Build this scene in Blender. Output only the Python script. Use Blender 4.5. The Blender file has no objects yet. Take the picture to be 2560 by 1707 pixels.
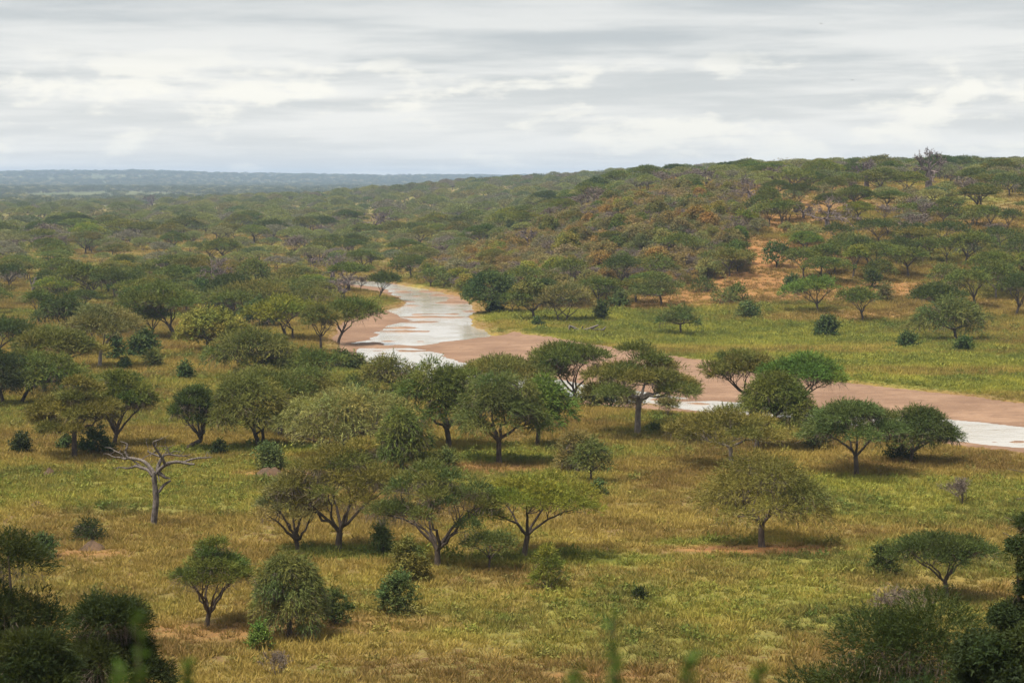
import bpy, math, random
import numpy as np

# ------------------------------------------------------------------ camera, sky, sun, exposure
SC = bpy.context.scene
COL = SC.collection
F_MM = 70.0
FPX = 2560.0 * F_MM / 36.0            # focal length in photograph pixels
CAM_Z = 28.0
V_H = 455.0                           # horizon row in the photograph
PITCH = math.atan((853.5 - V_H) / FPX)
cam_d = bpy.data.cameras.new('camera')
cam_d.lens = F_MM
cam_d.sensor_width = 36.0
cam_d.clip_start = 0.1
cam_d.clip_end = 60000.0
cam_d.dof.use_dof = True
cam_d.dof.focus_distance = 210.0
cam_d.dof.aperture_fstop = 2.8
cam = bpy.data.objects.new('camera', cam_d)
cam.location = (0, 0, CAM_Z)
cam.rotation_euler = (math.pi / 2 - PITCH, 0, 0)
COL.objects.link(cam)
SC.camera = cam

SUN_EL, SUN_AZ = math.radians(66), math.radians(-122)   # azimuth clockwise from +Y (view direction)
SKY_STRENGTH = 0.10
EXPOSURE = 0.82
wd = bpy.data.worlds.new('World')
SC.world = wd
wd.use_nodes = True
nt = wd.node_tree
nt.nodes.clear()


def N(tree, kind, **kw):
    n = tree.nodes.new(kind)
    for k, v in kw.items():
        setattr(n, k, v)
    return n


def math_node(tree, op, a, b=None, clamp=False):
    n = tree.nodes.new('ShaderNodeMath')
    n.operation = op
    n.use_clamp = clamp
    for i, x in enumerate((a, b)):
        if x is None:
            continue
        if isinstance(x, (int, float)):
            n.inputs[i].default_value = x
        else:
            tree.links.new(x, n.inputs[i])
    return n.outputs[0]


def mixc(tree, fac, a, b, mode='MIX'):
    n = tree.nodes.new('ShaderNodeMix')
    n.data_type = 'RGBA'
    n.blend_type = mode
    for i, x in ((0, fac), (6, a), (7, b)):
        if isinstance(x, (int, float)):
            n.inputs[i].default_value = x
        elif isinstance(x, tuple):
            n.inputs[i].default_value = (x[0], x[1], x[2], 1)
        else:
            tree.links.new(x, n.inputs[i])
    return n.outputs[2]


def maprange(tree, val, a, b, c=0.0, d=1.0, smooth=True):
    n = tree.nodes.new('ShaderNodeMapRange')
    n.interpolation_type = 'SMOOTHSTEP' if smooth else 'LINEAR'
    tree.links.new(val, n.inputs[0])
    for i, x in zip((1, 2, 3, 4), (a, b, c, d)):
        n.inputs[i].default_value = x
    return n.outputs[0]


def noise(tree, vec, scale, detail=4.0, rough=0.55, dist=0.0, dim='3D'):
    n = tree.nodes.new('ShaderNodeTexNoise')
    n.noise_dimensions = dim
    if vec is not None:
        tree.links.new(vec, n.inputs['Vector'])
    n.inputs['Scale'].default_value = scale
    n.inputs['Detail'].default_value = detail
    n.inputs['Roughness'].default_value = rough
    n.inputs['Distortion'].default_value = dist
    return n.outputs['Fac']


def build_world(t):
    L = t.links.new
    sky = N(t, 'ShaderNodeTexSky', sky_type='NISHITA', sun_disc=False)
    sky.sun_elevation = SUN_EL
    sky.sun_rotation = SUN_AZ
    sky.air_density = 1.0
    sky.dust_density = 1.0
    tc = N(t, 'ShaderNodeTexCoord')
    sep = N(t, 'ShaderNodeSeparateXYZ')
    L(tc.outputs['Generated'], sep.inputs[0])
    x, y, z = sep.outputs
    zz = math_node(t, 'ADD', math_node(t, 'MAXIMUM', z, 0.0), 0.05)
    deck = N(t, 'ShaderNodeCombineXYZ')              # flat cloud deck seen in perspective
    L(math_node(t, 'DIVIDE', x, zz), deck.inputs[0])
    L(math_node(t, 'DIVIDE', y, zz), deck.inputs[1])
    deck.inputs[2].default_value = 3.7
    n1 = noise(t, deck.outputs[0], 0.9, 9.0, 0.58, 0.15)

    def by_direction(k, kz, off):                    # layers and heaps of cloud far off, laid out by direction
        n = N(t, 'ShaderNodeCombineXYZ')
        L(math_node(t, 'MULTIPLY', x, k), n.inputs[0])
        L(math_node(t, 'MULTIPLY', y, k), n.inputs[1])
        L(math_node(t, 'ADD', math_node(t, 'MULTIPLY', z, kz), off), n.inputs[2])
        return n.outputs[0]
    n2 = noise(t, by_direction(4.0, 55.0, 1.3), 1.0, 7.0, 0.55, 0.2)
    n3 = noise(t, by_direction(17.0, 50.0, 4.4), 1.0, 10.0, 0.58, 0.15)
    lay = math_node(t, 'ADD', math_node(t, 'MULTIPLY', n1, 0.45), math_node(t, 'MULTIPLY', n2, 0.55))
    f1 = maprange(t, lay, 0.39, 0.60)
    f1 = math_node(t, 'MULTIPLY', f1, maprange(t, z, 0.03, 0.11, 1.0, 0.5))
    c = mixc(t, f1, (3.2, 3.35, 3.4), (5.5, 5.4, 5.15))
    low = maprange(t, z, 0.075, 0.015)               # paler air and heaped cloud near the horizon
    c = mixc(t, math_node(t, 'MULTIPLY', low, 0.55), c, (5.5, 5.35, 5.0))
    heap = maprange(t, math_node(t, 'ADD', math_node(t, 'MULTIPLY', n3, 0.7), math_node(t, 'MULTIPLY', n2, 0.3)), 0.505, 0.59)
    c = mixc(t, math_node(t, 'MULTIPLY', heap, maprange(t, z, 0.075, 0.045, 0.0, 0.8)), c, (6.2, 5.95, 5.3))
    c = mixc(t, 0.06, c, sky.outputs[0])
    bg = N(t, 'ShaderNodeBackground')
    bg.inputs[1].default_value = SKY_STRENGTH
    L(c, bg.inputs[0])
    out = N(t, 'ShaderNodeOutputWorld')
    L(bg.outputs[0], out.inputs[0])


build_world(nt)
sun_d = bpy.data.lights.new('sun', 'SUN')
sun_d.energy = 4.7
sun_d.angle = math.radians(16)
sun_d.color = (1.0, 0.935, 0.81)
sun = bpy.data.objects.new('sun', sun_d)
COL.objects.link(sun)
# the lamp shines from azimuth SUN_AZ, elevation SUN_EL
sun.rotation_euler = (math.pi / 2 - SUN_EL, 0, math.pi - SUN_AZ)
vs = SC.view_settings
vs.view_transform = 'Standard'
vs.look = 'None'
vs.exposure = EXPOSURE
vs.gamma = 1.0
vs.use_curve_mapping = False
cy = SC.cycles
cy.max_bounces = 5
cy.diffuse_bounces = 3
cy.glossy_bounces = 2
cy.transmission_bounces = 3
cy.transparent_max_bounces = 6
cy.volume_bounces = 0
cy.use_denoising = True
cy.caustics_reflective = False
cy.caustics_refractive = False

# ------------------------------------------------------------------ helpers: projection, noise, terrain
CP, SP = math.cos(PITCH), math.sin(PITCH)


def ray(u, v):
    x, y = (u - 1280.0) / FPX, (853.5 - v) / FPX
    return np.array((x, CP + SP * y, -SP + CP * y))


def on_plane(u, v, z):
    d = ray(u, v)
    t = (z - CAM_Z) / d[2]
    return d[0] * t, d[1] * t


def vnoise(x, y, seed=0):
    x = np.asarray(x, float); y = np.asarray(y, float)
    ix, iy = np.floor(x).astype(np.int64), np.floor(y).astype(np.int64)
    fx, fy = x - ix, y - iy
    fx = fx * fx * (3 - 2 * fx); fy = fy * fy * (3 - 2 * fy)

    def h(a, b):
        k = (a * 374761393 + b * 668265263 + seed * 2246822519) & 0xffffffff
        k = ((k ^ (k >> 13)) * 1274126177) & 0xffffffff
        k = (k ^ (k >> 16)) & 0xffff
        return k / 65535.0
    a, b, c, d = h(ix, iy), h(ix + 1, iy), h(ix, iy + 1), h(ix + 1, iy + 1)
    return (a + (b - a) * fx) * (1 - fy) + (c + (d - c) * fx) * fy


def fbm(x, y, seed=0, octs=4):
    s, amp, tot = 0.0, 1.0, 0.0
    for i in range(octs):
        s = s + amp * vnoise(x * 2 ** i, y * 2 ** i, seed + i * 17)
        tot += amp
        amp *= 0.5
    return s / tot                                   # 0..1


T_U = np.array([-700, 0, 400, 600, 800, 1000, 1150, 1300, 1450, 1600, 1800, 2000, 2300, 2600, 3300], float)
T_D = np.array([80, 110, 200, 300, 400, 450, 500, 550, 650, 800, 1100, 1500, 1900, 2600, 4500, 6500, 9000, 13500], float)
T_Z = np.array([
    [0] * 15, [0] * 15, [0] * 15, [0] * 15,
    [0, 0, 0, 0, 0, 0, 0, 0, 0, 0, 0, 0, .3, .8, 2],
    [0, 0, 0, 0, 0, 0, 0, .3, 1.2, 2.5, 4, 4.5, 4.5, 5, 7],
    [0, 0, 0, 0, 0, 0, .8, 3.5, 6.5, 9.5, 11, 11, 10.5, 11, 12],
    [0, 0, 0, 0, 0, 0, 2.5, 7, 12, 16, 18, 18.5, 18, 18, 19],
    [.5, .5, .5, .5, .3, 0, 3.5, 10, 17, 22, 25, 26, 26, 27, 28],
    [2, 2, 2, 2, 2, 2, 4, 10, 18, 25, 28.5, 29, 29, 30, 31],
    [3, 3, 4, 4.5, 5, 6, 8, 12, 18, 24, 29, 31, 32, 33, 34],
    [4, 4, 6, 7.5, 9, 13, 17, 20, 24, 28, 33, 35.5, 36.5, 37, 38],
    [2, 2, 5, 8.5, 12, 18, 23, 26, 29, 33, 37, 39, 41, 42, 43],
    [-1, -1, 0, 2, 4, 8, 13, 18, 22, 27, 33, 36, 38, 39, 40],
    [7, 7, 7, 7, 7, 8, 9, 10, 13, 16, 20, 24, 27, 30, 30],
    [12, 12, 12, 12, 12, 12, 12, 12, 12, 14, 16, 18, 20, 20, 20],
    [64, 63, 62, 53, 49, 44, 42, 42, 40, 40, 40, 40, 40, 40, 40],
    [40] * 15], float)


def catmull(xk, yk, x):
    """values yk (K, M) at knots xk, evaluated at x, returns (len(x), M) weights-free interpolation"""
    i = np.clip(np.searchsorted(xk, x) - 1, 0, len(xk) - 2)
    h = xk[i + 1] - xk[i]
    t = np.clip((x - xk[i]) / h, 0, 1)
    m = np.gradient(yk, xk, axis=0)
    t2, t3 = t * t, t * t * t
    sh = (slice(None),) + (None,) * (yk.ndim - 1)
    return ((2 * t3 - 3 * t2 + 1)[sh] * yk[i] + ((t3 - 2 * t2 + t) * h)[sh] * m[i]
            + (-2 * t3 + 3 * t2)[sh] * yk[i + 1] + ((t3 - t2) * h)[sh] * m[i + 1])


_LD = np.log(T_D)
_UG = np.linspace(-700, 3300, 401)
_LG = np.linspace(_LD[0], _LD[-1], 500)
_tmp = catmull(_LD, T_Z, _LG)                        # (500, 15)
_FINE = catmull(T_U, _tmp.T.copy(), _UG).T           # (500, 401)


def base_h(x, y):
    yy = np.clip(y, 80.0, 13500.0)
    u = np.clip(1280 + FPX * x / np.maximum(y, 20.0), -700, 3299.9)
    fu = (u + 700) / 10.0
    fl = np.clip((np.log(yy) - _LG[0]) / (_LG[1] - _LG[0]), 0, 498.999)
    iu, il = np.minimum(fu.astype(int), 399), fl.astype(int)
    tu, tl = fu - iu, fl - il
    z = ((_FINE[il, iu] * (1 - tu) + _FINE[il, iu + 1] * tu) * (1 - tl)
         + (_FINE[il + 1, iu] * (1 - tu) + _FINE[il + 1, iu + 1] * tu) * tl)
    k = 0.6 + np.clip(y - 450, 0, 8000) / 1200.0
    z = z + (fbm(x / 45.0, y / 45.0, 3) - 0.5) * 1.1 * k + (fbm(x / 9.0, y / 9.0, 5, 3) - 0.5) * 0.35
    far = np.clip((y - 3000) / 4000, 0, 1)
    z = z + far * (fbm(x / 420.0, y / 700.0, 8, 4) - 0.5) * 12
    slope = 26.2 * (1 - (y - 3.0) / 95.0)            # the lookout hill that carries the camera
    slope = np.minimum(slope, 26.2)
    e = np.maximum(z, slope)
    return e + 0.8 * np.exp(-((z - slope) / 2.0) ** 2)


CH_NEAR = [(860, 708), (905, 714), (955, 721), (1016, 749), (996, 760), (908, 777), (850, 812), (828, 838), (866, 869), (905, 893), (950, 916),
           (1010, 944), (1150, 965), (1300, 986), (1420, 995), (1560, 1012), (1700, 1024), (1850, 1034), (2018, 1050), (2200, 1074), (2384, 1104),
           (2560, 1126), (2800, 1162), (3100, 1210)]
CH_FAR = [(3100, 1090), (2800, 1045), (2560, 1010), (2358, 981), (2117, 957), (1950, 937), (1813, 912), (1700, 894), (1500, 866), (1362, 844), (1285, 824),
          (1235, 836), (1194, 813), (1172, 790), (1190, 762), (1152, 738), (1060, 717), (980, 705), (900, 697), (860, 696)]
WA_NEAR = [(860, 706), (905, 711), (960, 718), (1014, 752), (985, 764), (968, 775), (1000, 792), (1036, 799), (990, 808), (960, 820), (945, 832), (879, 864),
           (905, 890), (935, 905), (1010, 930), (1150, 952), (1300, 970), (1420, 984), (1560, 1003), (1632, 1001), (1700, 1017), (1850, 1029), (2018, 1043),
           (2200, 1066), (2384, 1094), (2560, 1114), (2800, 1146), (3100, 1190)]
WA_FAR = [(3100, 1135), (2800, 1100), (2560, 1069), (2365, 1049), (2084, 1027), (2018, 1023), (1853, 1008), (1700, 993), (1650, 988), (1546, 972), (1440, 956),
          (1216, 920), (1128, 893), (1075, 877), (1025, 870), (1102, 856), (1216, 842), (1232, 837), (1194, 815), (1175, 792), (1192, 765),
          (1152, 741), (1060, 720), (980, 708), (900, 700), (860, 699)]
WATER_Z = -0.5
CHANNEL = np.array([on_plane(u, v + 5, -0.1) for u, v in CH_NEAR] + [on_plane(u, v, 0.0) for u, v in CH_FAR])
WATERP = np.array([on_plane(u, v + (5 if u > 1300 else 2), WATER_Z) for u, v in WA_NEAR] + [on_plane(u, v, WATER_Z) for u, v in WA_FAR])


def poly_sd(px, py, poly):
    """signed distance to a polygon, positive inside"""
    a = poly
    b = np.roll(poly, -1, 0)
    dmin = np.full(px.shape, 1e18)
    ins = np.zeros(px.shape, bool)
    for (x0, y0), (x1, y1) in zip(a, b):
        ex, ey = x1 - x0, y1 - y0
        wx, wy = px - x0, py - y0
        t = np.clip((wx * ex + wy * ey) / (ex * ex + ey * ey + 1e-12), 0, 1)
        dmin = np.minimum(dmin, (wx - ex * t) ** 2 + (wy - ey * t) ** 2)
        c = ((y0 > py) != (y1 > py)) & (px < ex * (py - y0) / (ey + 1e-12) + x0)
        ins ^= c
    d = np.sqrt(dmin)
    return np.where(ins, d, -d)


CB = (CHANNEL[:, 0].min() - 20, CHANNEL[:, 0].max() + 20, CHANNEL[:, 1].min() - 20, CHANNEL[:, 1].max() + 20)


def channel_sd(x, y):
    x = np.asarray(x, float); y = np.asarray(y, float)
    sd = np.full(x.shape, -99.0)
    m = (x > CB[0]) & (x < CB[1]) & (y > CB[2]) & (y < CB[3])
    if m.any():
        xm, ym = x[m], y[m]
        wob = (fbm(xm / 6.0, ym / 6.0, 21, 3) - 0.5) * 3.0
        sd[m] = poly_sd(xm, ym, CHANNEL) + wob
    return sd


def height(x, y):
    x = np.asarray(x, float); y = np.asarray(y, float)
    z = base_h(x, y)
    sd = channel_sd(x, y)
    t = np.clip((sd + 0.8) / 2.6, 0, 1)
    flat = np.clip((sd + 14) / 10, 0, 1)             # banks level out to the plain beside the channel
    z = z * (1 - flat) + np.minimum(z, 0.02 + 0.12 * vnoise(x / 5, y / 5, 4)) * flat
    return z * (1 - t) + (-1.7) * t


def hit(u, v):
    """first point of the ground under a photograph pixel"""
    d = ray(u, v)
    t = np.concatenate([np.arange(35, 700, 0.5), np.geomspace(700, 12500, 3000)]) / d[1]
    x, y, z = d[0] * t, d[1] * t, CAM_Z + d[2] * t
    g = base_h(x, y)
    k = np.argmax(z < g)
    if z[k] >= g[k]:
        k = len(t) - 1
    return np.array((x[k], y[k], float(height(x[k:k + 1], y[k:k + 1])[0])))


def project(x, y, z):
    dz = z - CAM_Z
    dep = y * CP - dz * SP
    up = y * SP + dz * CP
    return 1280 + FPX * x / dep, 853.5 - FPX * up / dep, dep


# ------------------------------------------------------------------ mesh building
def mesh_np(name, verts, quads=None, tris=None, mats=(), fattr=None, smooth=False, matidx=None):
    me = bpy.data.meshes.new(name)
    verts = np.asarray(verts, np.float32)
    nq = 0 if quads is None else len(quads)
    ntr = 0 if tris is None else len(tris)
    me.vertices.add(len(verts))
    me.vertices.foreach_set('co', verts.ravel())
    loops = []
    if nq:
        loops.append(np.asarray(quads, np.int32).ravel())
    if ntr:
        loops.append(np.asarray(tris, np.int32).ravel())
    loops = np.concatenate(loops) if loops else np.zeros(0, np.int32)
    me.loops.add(len(loops))
    me.loops.foreach_set('vertex_index', loops)
    me.polygons.add(nq + ntr)
    st = np.concatenate([np.arange(nq) * 4, nq * 4 + np.arange(ntr) * 3]).astype(np.int32)
    me.polygons.foreach_set('loop_start', st)
    if smooth:
        me.polygons.foreach_set('use_smooth', np.ones(nq + ntr, bool))
    for m in mats:
        me.materials.append(m)
    if matidx is not None:
        me.polygons.foreach_set('material_index', np.asarray(matidx, np.int32))
    if fattr:
        for k, a in fattr.items():
            at = me.attributes.new(k, 'FLOAT', 'FACE')
            at.data.foreach_set('value', np.asarray(a, np.float32))
    me.update(calc_edges=True)
    return me


def vattr(me, name, arr, kind='FLOAT'):
    at = me.attributes.new(name, kind, 'POINT')
    key = {'FLOAT': 'value', 'INT': 'value', 'FLOAT_VECTOR': 'vector'}[kind]
    at.data.foreach_set(key, np.asarray(arr).ravel())


def norm(a):
    return a / (np.linalg.norm(a, axis=-1, keepdims=True) + 1e-9)


class Geo:
    """collects quads and triangles with a tone and a hue value per face"""
    def __init__(self):
        self.v, self.q, self.t, self.h, self.n = [], [], [], [], 0
        self.r, self.rt, self.rh = [], [], []

    def add(self, v, q, tone=0.5, hue=0.5):
        self.v.append(np.asarray(v, float).reshape(-1, 3))
        q = np.asarray(q, int)
        k = q.shape[-1]
        q = q.reshape(-1, k)
        fs, ts, hs = (self.q, self.t, self.h) if k == 4 else (self.r, self.rt, self.rh)
        fs.append(q + self.n)
        self.n += len(self.v[-1])
        ts.append(np.broadcast_to(np.asarray(tone, float), (len(q),)).copy())
        hs.append(np.broadcast_to(np.asarray(hue, float), (len(q),)).copy())

    def blades(self, pos, d, ln, wd, rng, tone, hue, bend=0.0, face=None):
        """slender three-cornered leaf sprays"""
        n = len(pos)
        if n == 0:
            return
        d = norm(d)
        side = norm(np.cross(d, rng.normal(size=(n, 3)) if face is None else face + rng.normal(size=(n, 3)) * 0.85))
        ln = np.broadcast_to(ln, (n,))[:, None]
        wd = np.broadcast_to(wd, (n,))[:, None]
        root = pos + d * ln * 0.08
        tip = pos + d * ln
        tip[:, 2] -= bend * ln[:, 0] * 0.2
        v = np.stack([root + side * wd * 0.5, tip, root - side * wd * 0.5], 1)
        self.add(v.reshape(-1, 3), np.arange(n * 3).reshape(n, 3), tone, hue)

    def tube(self, pts, rad, sides=6, tone=0.5, cap=True):
        pts = np.asarray(pts, float)
        rad = np.asarray(rad, float)
        k = len(pts)
        tan = norm(np.gradient(pts, axis=0))
        ref = np.array((0.31, 0.95, 0.07)) if abs(tan[0][2]) > 0.8 else np.array((0.0, 0.13, 0.99))
        a = norm(np.cross(tan, ref))
        b = np.cross(tan, a)
        th = np.linspace(0, 2 * math.pi, sides, endpoint=False)
        ring = (a[:, None] * np.cos(th)[None, :, None] + b[:, None] * np.sin(th)[None, :, None])
        v = pts[:, None] + ring * rad[:, None, None]
        i = np.arange(k - 1)[:, None] * sides
        j = np.arange(sides)[None]
        j2 = (j + 1) % sides
        q = np.stack([i + j, i + j2, i + sides + j2, i + sides + j], -1).reshape(-1, 4)
        self.add(v.reshape(-1, 3), q, tone)

    def mesh(self, name, mat, smooth=False):
        cat = lambda l: np.concatenate(l) if l else None
        return mesh_np(name, np.concatenate(self.v), cat(self.q), cat(self.r), mats=(mat,),
                       fattr={'tone': np.concatenate(self.t + self.rt), 'hue': np.concatenate(self.h + self.rh)}, smooth=smooth)


def bez(p0, p1, p2, n, rng=None, jit=0.0):
    t = np.linspace(0, 1, n)[:, None]
    c = (1 - t) ** 2 * p0 + 2 * t * (1 - t) * p1 + t * t * p2
    if rng is not None and jit:
        w = rng.normal(size=c.shape) * jit
        w[0] = 0
        w[-1] = 0
        c = c + w
    return c


# ------------------------------------------------------------------ materials
def new_mat(name):
    m = bpy.data.materials.new(name)
    m.use_nodes = True
    m.node_tree.nodes.clear()
    return m, m.node_tree


def out_surface(t, sh):
    o = N(t, 'ShaderNodeOutputMaterial')
    t.links.new(sh, o.inputs['Surface'])
    return o


def attr(t, name, kind='GEOMETRY'):
    n = N(t, 'ShaderNodeAttribute', attribute_type=kind)
    n.attribute_name = name
    return n.outputs['Fac']


def leaf_shader(t, col, trans=0.22, rough=0.75):
    d = N(t, 'ShaderNodeBsdfPrincipled')
    t.links.new(col, d.inputs['Base Color'])
    d.inputs['Roughness'].default_value = rough
    d.inputs['Specular IOR Level'].default_value = 0.18
    tr = N(t, 'ShaderNodeBsdfTranslucent')
    t.links.new(mixc(t, 0.35, col, (0.20, 0.24, 0.02)), tr.inputs[0])
    mx = N(t, 'ShaderNodeMixShader')
    mx.inputs[0].default_value = trans
    t.links.new(d.outputs[0], mx.inputs[1])
    t.links.new(tr.outputs[0], mx.inputs[2])
    return mx.outputs[0]


def foliage_material(name):
    """leaf colour = the tree's own colour, varied twig by twig and bough by bough"""
    m, t = new_mat(name)
    oi = N(t, 'ShaderNodeObjectInfo')
    tone, hue = attr(t, 'tone'), attr(t, 'hue')
    c = oi.outputs['Color']
    yel = mixc(t, 1.0, c, (1.45, 1.28, 0.85), 'MULTIPLY')
    grn = mixc(t, 1.0, c, (0.72, 0.98, 0.75), 'MULTIPLY')
    c2 = mixc(t, hue, grn, yel)
    k = maprange(t, tone, 0, 1, 0.42, 1.62, False)
    cc = N(t, 'ShaderNodeCombineColor')
    for i in range(3):
        t.links.new(k, cc.inputs[i])
    c3 = mixc(t, 1.0, c2, cc.outputs[0], 'MULTIPLY')
    out_surface(t, leaf_shader(t, c3))
    return m


def far_material(name, cols):
    """crowns of a far wood: one colour for each tree, picked at random from cols"""
    m, t = new_mat(name)
    oi = N(t, 'ShaderNodeObjectInfo')
    rp = N(t, 'ShaderNodeValToRGB')
    rp.color_ramp.interpolation = 'LINEAR'
    el = rp.color_ramp.elements
    while len(el) < len(cols):
        el.new(0.5)
    for i, c in enumerate(cols):
        el[i].position = i / (len(cols) - 1)
        el[i].color = (*c, 1)
    t.links.new(oi.outputs['Random'], rp.inputs[0])
    tone = attr(t, 'tone')
    k = maprange(t, tone, 0, 1, 0.65, 1.4, False)
    cc = N(t, 'ShaderNodeCombineColor')
    for i in range(3):
        t.links.new(k, cc.inputs[i])
    out_surface(t, leaf_shader(t, mixc(t, 1.0, rp.outputs[0], cc.outputs[0], 'MULTIPLY')))
    return m


def bark_material(name, c1, c2, scale=6.0):
    m, t = new_mat(name)
    tc = N(t, 'ShaderNodeTexCoord')
    mp = N(t, 'ShaderNodeMapping')
    mp.inputs['Scale'].default_value = (1, 1, 0.22)
    t.links.new(tc.outputs['Object'], mp.inputs[0])
    n1 = noise(t, mp.outputs[0], scale, 6, 0.65)
    n2 = noise(t, tc.outputs['Object'], scale * 0.25, 3, 0.5)
    f = math_node(t, 'ADD', math_node(t, 'MULTIPLY', n1, 0.65), math_node(t, 'MULTIPLY', n2, 0.35))
    c = mixc(t, maprange(t, f, 0.35, 0.65), c1, c2)
    b = N(t, 'ShaderNodeBsdfPrincipled')
    t.links.new(c, b.inputs['Base Color'])
    b.inputs['Roughness'].default_value = 0.9
    b.inputs['Specular IOR Level'].default_value = 0.15
    bp = N(t, 'ShaderNodeBump')
    bp.inputs['Strength'].default_value = 0.6
    bp.inputs['Distance'].default_value = 0.05
    t.links.new(n1, bp.inputs['Height'])
    t.links.new(bp.outputs[0], b.inputs['Normal'])
    out_surface(t, b.outputs[0])
    return m


M_LEAF = foliage_material('leaf')
M_BARK = bark_material('bark_brown', (0.055, 0.042, 0.034), (0.13, 0.10, 0.08))
M_BARK_PALE = bark_material('bark_pale', (0.12, 0.10, 0.085), (0.27, 0.23, 0.20))
M_DEAD = bark_material('dead_wood', (0.035, 0.028, 0.026), (0.17, 0.145, 0.13), 11.0)
M_BAO = bark_material('baobab_bark', (0.075, 0.058, 0.056), (0.165, 0.128, 0.12), 2.0)
M_TWIG = bark_material('bare_twig', (0.10, 0.075, 0.06), (0.19, 0.15, 0.125), 3.0)
M_FAR = far_material('far_leaf', [(.125, .145, .045), (.17, .185, .052), (.095, .122, .045), (.21, .20, .064), (.175, .19, .055),
                                  (.17, .145, .07), (.085, .12, .044), (.18, .15, .125), (.125, .155, .05)])
M_SCRUB = far_material('scrub_leaf', [(.15, .125, .055), (.24, .145, .05), (.125, .13, .045), (.18, .145, .12), (.20, .165, .055), (.10, .12, .042), (.19, .145, .075), (.28, .17, .05), (.14, .14, .055)])
M_FAR_PALE = far_material('far_leaf_pale', [(.07, .085, .04), (.085, .10, .045), (.06, .075, .036), (.09, .10, .045), (.08, .09, .045), (.075, .09, .04), (.30, .27, .13), (.07, .085, .04)])  # the pale yellow entry paints sunlight onto some far crowns


def blotch(t, vec, scale, lo, hi, detail=4, rough=0.6):
    return maprange(t, noise(t, vec, scale, detail, rough), lo, hi)


def ground_material():
    m, t = new_mat('savanna_ground')
    g = N(t, 'ShaderNodeNewGeometry')
    P = g.outputs['Position']
    green, soil, far = attr(t, 'green'), attr(t, 'soil'), attr(t, 'far')
    dry = mixc(t, blotch(t, P, 0.11, 0.35, 0.65), (0.175, 0.122, 0.044), (0.145, 0.128, 0.034))
    dry = mixc(t, blotch(t, P, 0.9, 0.42, 0.68), dry, (0.115, 0.066, 0.034))
    dry = mixc(t, blotch(t, P, 3.2, 0.5, 0.7), dry, (0.205, 0.165, 0.06))
    gr = mixc(t, blotch(t, P, 0.6, 0.35, 0.65), (0.135, 0.155, 0.03), (0.21, 0.20, 0.036))
    gr = mixc(t, blotch(t, P, 2.2, 0.5, 0.7), gr, (0.07, 0.10, 0.028))
    c = mixc(t, green, dry, gr)
    so = mixc(t, blotch(t, P, 0.5, 0.35, 0.65), (0.29, 0.138, 0.050), (0.185, 0.088, 0.038))
    so = mixc(t, blotch(t, P, 1.8, 0.52, 0.7), so, (0.20, 0.16, 0.06))
    c = mixc(t, soil, c, so)
    # wood and bush too small and far away to tell apart
    wood = mixc(t, blotch(t, P, 0.02, 0.4, 0.6), (0.07, 0.085, 0.035), (0.12, 0.12, 0.05))
    wood = mixc(t, blotch(t, P, 0.004, 0.55, 0.7), wood, (0.24, 0.21, 0.10))
    c = mixc(t, far, c, wood)
    # cut banks: bare earth where the ground falls away into the channel
    sep = N(t, 'ShaderNodeSeparateXYZ')
    t.links.new(g.outputs['Normal'], sep.inputs[0])
    steep = maprange(t, sep.outputs[2], 0.86, 0.66)
    c = mixc(t, steep, c, mixc(t, blotch(t, P, 1.2, 0.4, 0.6), (0.23, 0.13, 0.075), (0.14, 0.085, 0.055)))
    b = N(t, 'ShaderNodeBsdfPrincipled')
    t.links.new(c, b.inputs['Base Color'])
    b.inputs['Roughness'].default_value = 0.95
    b.inputs['Specular IOR Level'].default_value = 0.1
    bp = N(t, 'ShaderNodeBump')
    bp.inputs['Strength'].default_value = 0.9
    bp.inputs['Distance'].default_value = 0.35
    t.links.new(noise(t, P, 2.0, 5, 0.65), bp.inputs['Height'])
    t.links.new(bp.outputs[0], b.inputs['Normal'])
    out_surface(t, b.outputs[0])
    return m


def grass_material():
    m, t = new_mat('grass_blades')
    green, soil = attr(t, 'green', 'INSTANCER'), attr(t, 'soil', 'INSTANCER')
    tn = attr(t, 'tn', 'INSTANCER')
    tone = attr(t, 'tone')
    dry = mixc(t, tn, (0.19, 0.115, 0.038), (0.395, 0.29, 0.074))
    gr = mixc(t, tn, (0.088, 0.12, 0.026), (0.33, 0.315, 0.05))
    c = mixc(t, green, dry, gr)
    c = mixc(t, math_node(t, 'MULTIPLY', soil, 0.6), c, (0.27, 0.155, 0.06))
    k = maprange(t, tone, 0, 1, 0.78, 1.25, False)
    cc = N(t, 'ShaderNodeCombineColor')
    for i in range(3):
        t.links.new(k, cc.inputs[i])
    out_surface(t, leaf_shader(t, mixc(t, 1.0, c, cc.outputs[0], 'MULTIPLY'), 0.3, 0.8))
    return m


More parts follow.
